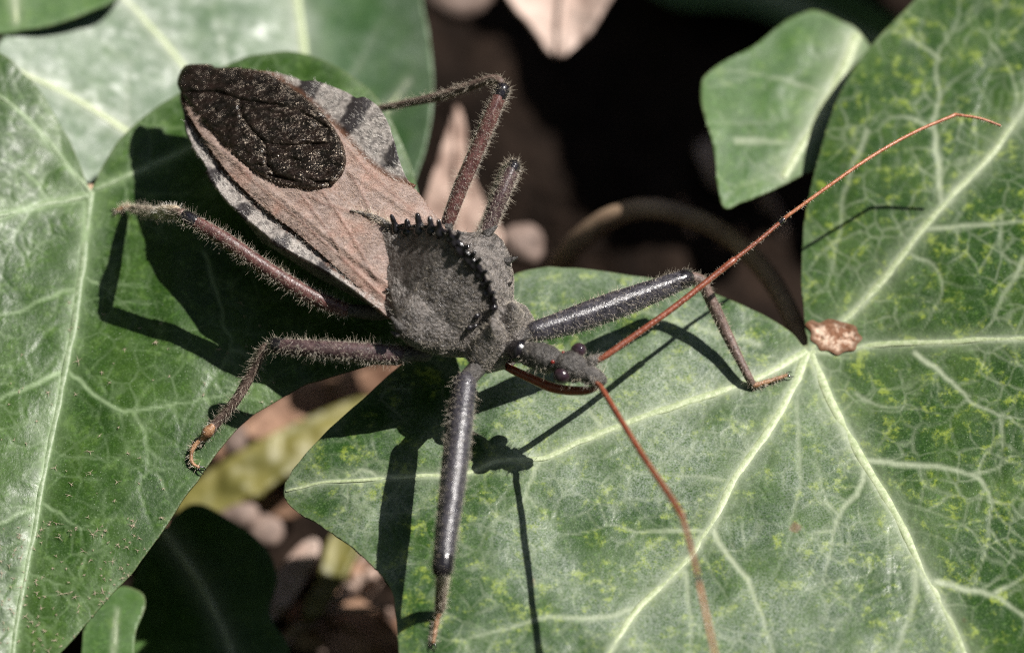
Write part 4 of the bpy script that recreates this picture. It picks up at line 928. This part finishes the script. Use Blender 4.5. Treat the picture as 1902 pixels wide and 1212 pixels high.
# ---- legs: px, py, height for each joint
def leg(hip, fem, fr, fmat, tib, tr, tars, hairs=1400, seed=0, hl=0.055, tuft=None, tmat=None, collar=True):
    g = part_empty('leg', BUG)
    hl_, kl_ = 0.13, 0.06
    hip = [(u, v, z + hl_) for u, v, z in hip]; fem = [(u, v, z + hl_ + (kl_ - hl_) * i / (len(fem) - 1)) for i, (u, v, z) in enumerate(fem)]
    tib = [(u, v, z + kl_ * (1 - i / (len(tib) - 1))) for i, (u, v, z) in enumerate(tib)]
    if tuft and tuft[3] > 100: tuft = ([(u, v, z + kl_ * .7) for u, v, z in tuft[0]],) + tuft[1:]
    c = resample(catmull([P0(*x) for x in hip], 5), 10); vv, ff = tube(c, np.linspace(0.055, fr[0] * 0.8, 10), 14); mesh_ob('coxa', vv, ff, CUTD, g)
    p3 = resample(catmull([P0(*x) for x in fem], 8), 34); rr = np.interp(np.linspace(0, 1, 34), np.linspace(0, 1, len(fr)), fr)
    vv, ff = tube(p3, rr, 22, groove=0.12, wob=0.016, seed=seed); f = mesh_ob('femur', vv, ff, fmat, g)
    fur('bristles', f, int(hairs * 0.6), hl * 0.75, p3[-1] - p3[0], 0.22, 0.00045, H_PALE, g, 60 + seed, jitter=0.25, bend=0.2)
    fur('short_hairs', f, hairs, 0.018, FW, 0.5, 0.0009, H_GREY, g, 160 + seed)
    if collar:
        k = resample(p3[-3:], 4); vv, ff = tube(k, rr[-1] * 1.07, 16); mesh_ob('knee', vv, ff, BLACK, g)
    t3 = resample(catmull([P0(*x) for x in tib], 8), 30); tt = np.interp(np.linspace(0, 1, 30), np.linspace(0, 1, len(tr)), tr)
    vv, ff = tube(t3, tt, 14, wob=0.015, seed=seed); t = mesh_ob('tibia', vv, ff, tmat or TIB, g)
    fur('bristles', t, int(hairs * 0.5), hl * 0.62, t3[-1] - t3[0], 0.35, 0.00045, H_PALE, g, 80 + seed, jitter=0.25, bend=0.2)
    if tuft:
        c = resample(np.array([P0(*x) for x in tuft[0]]), 6); vv, ff = tube(c, tuft[1], 12); k = mesh_ob('tibial_pad', vv, ff, tuft[2], g)
        fur('pad_hairs', k, int(tuft[3] * .7), 0.026, UPV, 0.2, 0.0007, H_WHITE, g, 90 + seed)
    if tars:
        c = resample(catmull([P0(*x) for x in tars], 6), 16); vv, ff = tube(c, np.linspace(0.016, 0.010, 16) * (1 + 0.12 * np.sin(np.arange(16) * 1.3)), 10); k = mesh_ob('tarsus', vv, ff, TARS, g)
        fur('tarsal_hairs', k, 160, 0.03, UPV, 0.1, 0.0010, H_PALE, g, 95 + seed)
        d = c[-1] - c[-2]; d /= np.linalg.norm(d); sd = np.cross(d, UPV); sd /= np.linalg.norm(sd)
        for sg in (-1, 1):
            kk = np.linspace(0, 1, 6)[:, None]; cl = c[-1] + d * 0.045 * kk + sd * sg * 0.018 * np.sin(kk * 2.2) - UPV * 0.012 * kk ** 2
            vv, ff = tube(cl, np.linspace(0.006, 0.0025, 6), 6); mesh_ob('claw', vv, ff, BLACK, g)
    return g
def zb_(u, v): return float(zB(np.array(float(u)), np.array(float(v))))
def za_(u, v): return float(zA(np.array(float(u)), np.array(float(v))))
# front leg, near side
leg([(900, 668, .42), (882, 688, .44), (866, 706, .46)], [(864, 708, .46), (852, 800, .49), (838, 920, .49), (828, 1000, .48), (822, 1056, .46)], [.066, .078, .076, .068, .058], FEM_D,
    [(822, 1062, .45), (820, 1090, .28), (817, 1130, .06 + za_(812, 1150))], [.036, .034, .030], [(816, 1135, .05 + za_(812, 1150)), (810, 1160, .03 + za_(810, 1165)), (805, 1192, .02 + za_(805, 1190))], 1500, 1, .045)
# front leg, far side
leg([(955, 632, .46), (975, 625, .47), (992, 617, .48)], [(992, 616, .48), (1060, 596, .46), (1140, 568, .44), (1220, 538, .41), (1274, 517, .38)], [.060, .078, .082, .070, .054], FEM_D,
    [(1284, 516, .37), (1302, 522, .36), (1318, 552, .30), (1350, 620, .18), (1385, 690, .07 + za_(1395, 715)), (1397, 712, .03 + za_(1400, 716))], [.036, .034, .036, .032, .026, .024], [(1400, 716, .03 + za_(1400, 716)), (1430, 707, .03 + za_(1430, 707)), (1460, 697, .03 + za_(1460, 697))], 1600, 2, .045)
# middle leg, near side
leg([(790, 655, .40), (765, 655, .42), (738, 658, .45)], [(738, 658, .45), (680, 655, .48), (600, 648, .50), (545, 644, .50), (510, 642, .49)], [.062, .062, .056, .050, .046], FEM_P,
    [(503, 643, .48), (488, 652, .46), (468, 690, .36), (440, 740, .25), (408, 778, .16), (388, 800, .08 + zb_(384, 805))], [.030, .032, .032, .029, .030, .026], [(382, 812, .05 + zb_(382, 812)), (366, 822, .04 + zb_(366, 822)), (356, 838, .03 + zb_(356, 838)), (356, 858, .02 + zb_(356, 858)), (368, 867, .02 + zb_(368, 867))], 1400, 3,
    tuft=([(394, 792, .10 + zb_(390, 795)), (378, 812, .06 + zb_(378, 812))], [.022, .030, .034, .034, .030, .02], TARS, 40))
# hind leg, near side
leg([(740, 570, .40), (700, 580, .42), (645, 576, .45)], [(640, 575, .45), (570, 545, .54), (490, 495, .63), (410, 440, .72), (345, 404, .76)], [.045, .048, .046, .046, .042], FEM_R,
    [(338, 398, .76), (318, 396, .66), (290, 396, .50), (265, 392, .36), (246, 388, .08 + zb_(240, 388))], [.034, .038, .036, .030, .024], [(244, 387, .06 + zb_(244, 387)), (232, 385, .03 + zb_(232, 385)), (218, 390, .02 + zb_(218, 390))], 1600, 4,
    tuft=([(326, 392, .71), (292, 396, .53)], [.034, .040, .042, .042, .038, .03], TUFT, 420))
# hind leg, far side
leg([(830, 470, .42), (828, 440, .46), (832, 415, .50)], [(832, 412, .50), (855, 350, .62), (885, 280, .74), (912, 215, .86), (934, 165, .93)], [.040, .044, .045, .045, .040], FEM_R,
    [(930, 152, .94), (915, 146, .92), (880, 158, .84), (820, 178, .68), (760, 191, .52), (700, 203, .36), (640, 216, .20)], [.024, .028, .030, .026, .022, .020, .018], [(630, 218, .17), (600, 222, .12), (575, 222, .10)], 1600, 5)
# middle leg, far side
leg([(880, 500, .40), (890, 470, .46), (902, 436, .52)], [(902, 432, .52), (915, 400, .58), (930, 365, .65), (945, 330, .70), (954, 308, .73)], [.044, .047, .047, .045, .040], FEM_P,
    [(948, 306, .72), (938, 318, .64), (920, 360, .42), (900, 410, .16), (884, 440, -.02), (870, 460, -.10)], [.028, .030, .026, .022, .018, .016], None, 1300, 6)

# ------------------------------------------------------------------ put each thing's Empty at its base
def finalize():
    bpy.context.view_layer.update()
    def meshes(o):
        out = []
        for ch in o.children:
            if ch.type == 'MESH': out.append(ch)
            out += meshes(ch)
        return out
    for o in list(COL.objects):
        if o.parent is None and o.type == 'EMPTY':
            c = np.array([m.bound_box[i] for m in meshes(o) for i in (0, 6)])
            b = Vector(((c[:, 0].min() + c[:, 0].max()) / 2, (c[:, 1].min() + c[:, 1].max()) / 2, c[:, 2].min()))
            o.location = b
            for ch in o.children: ch.location = -b
finalize()
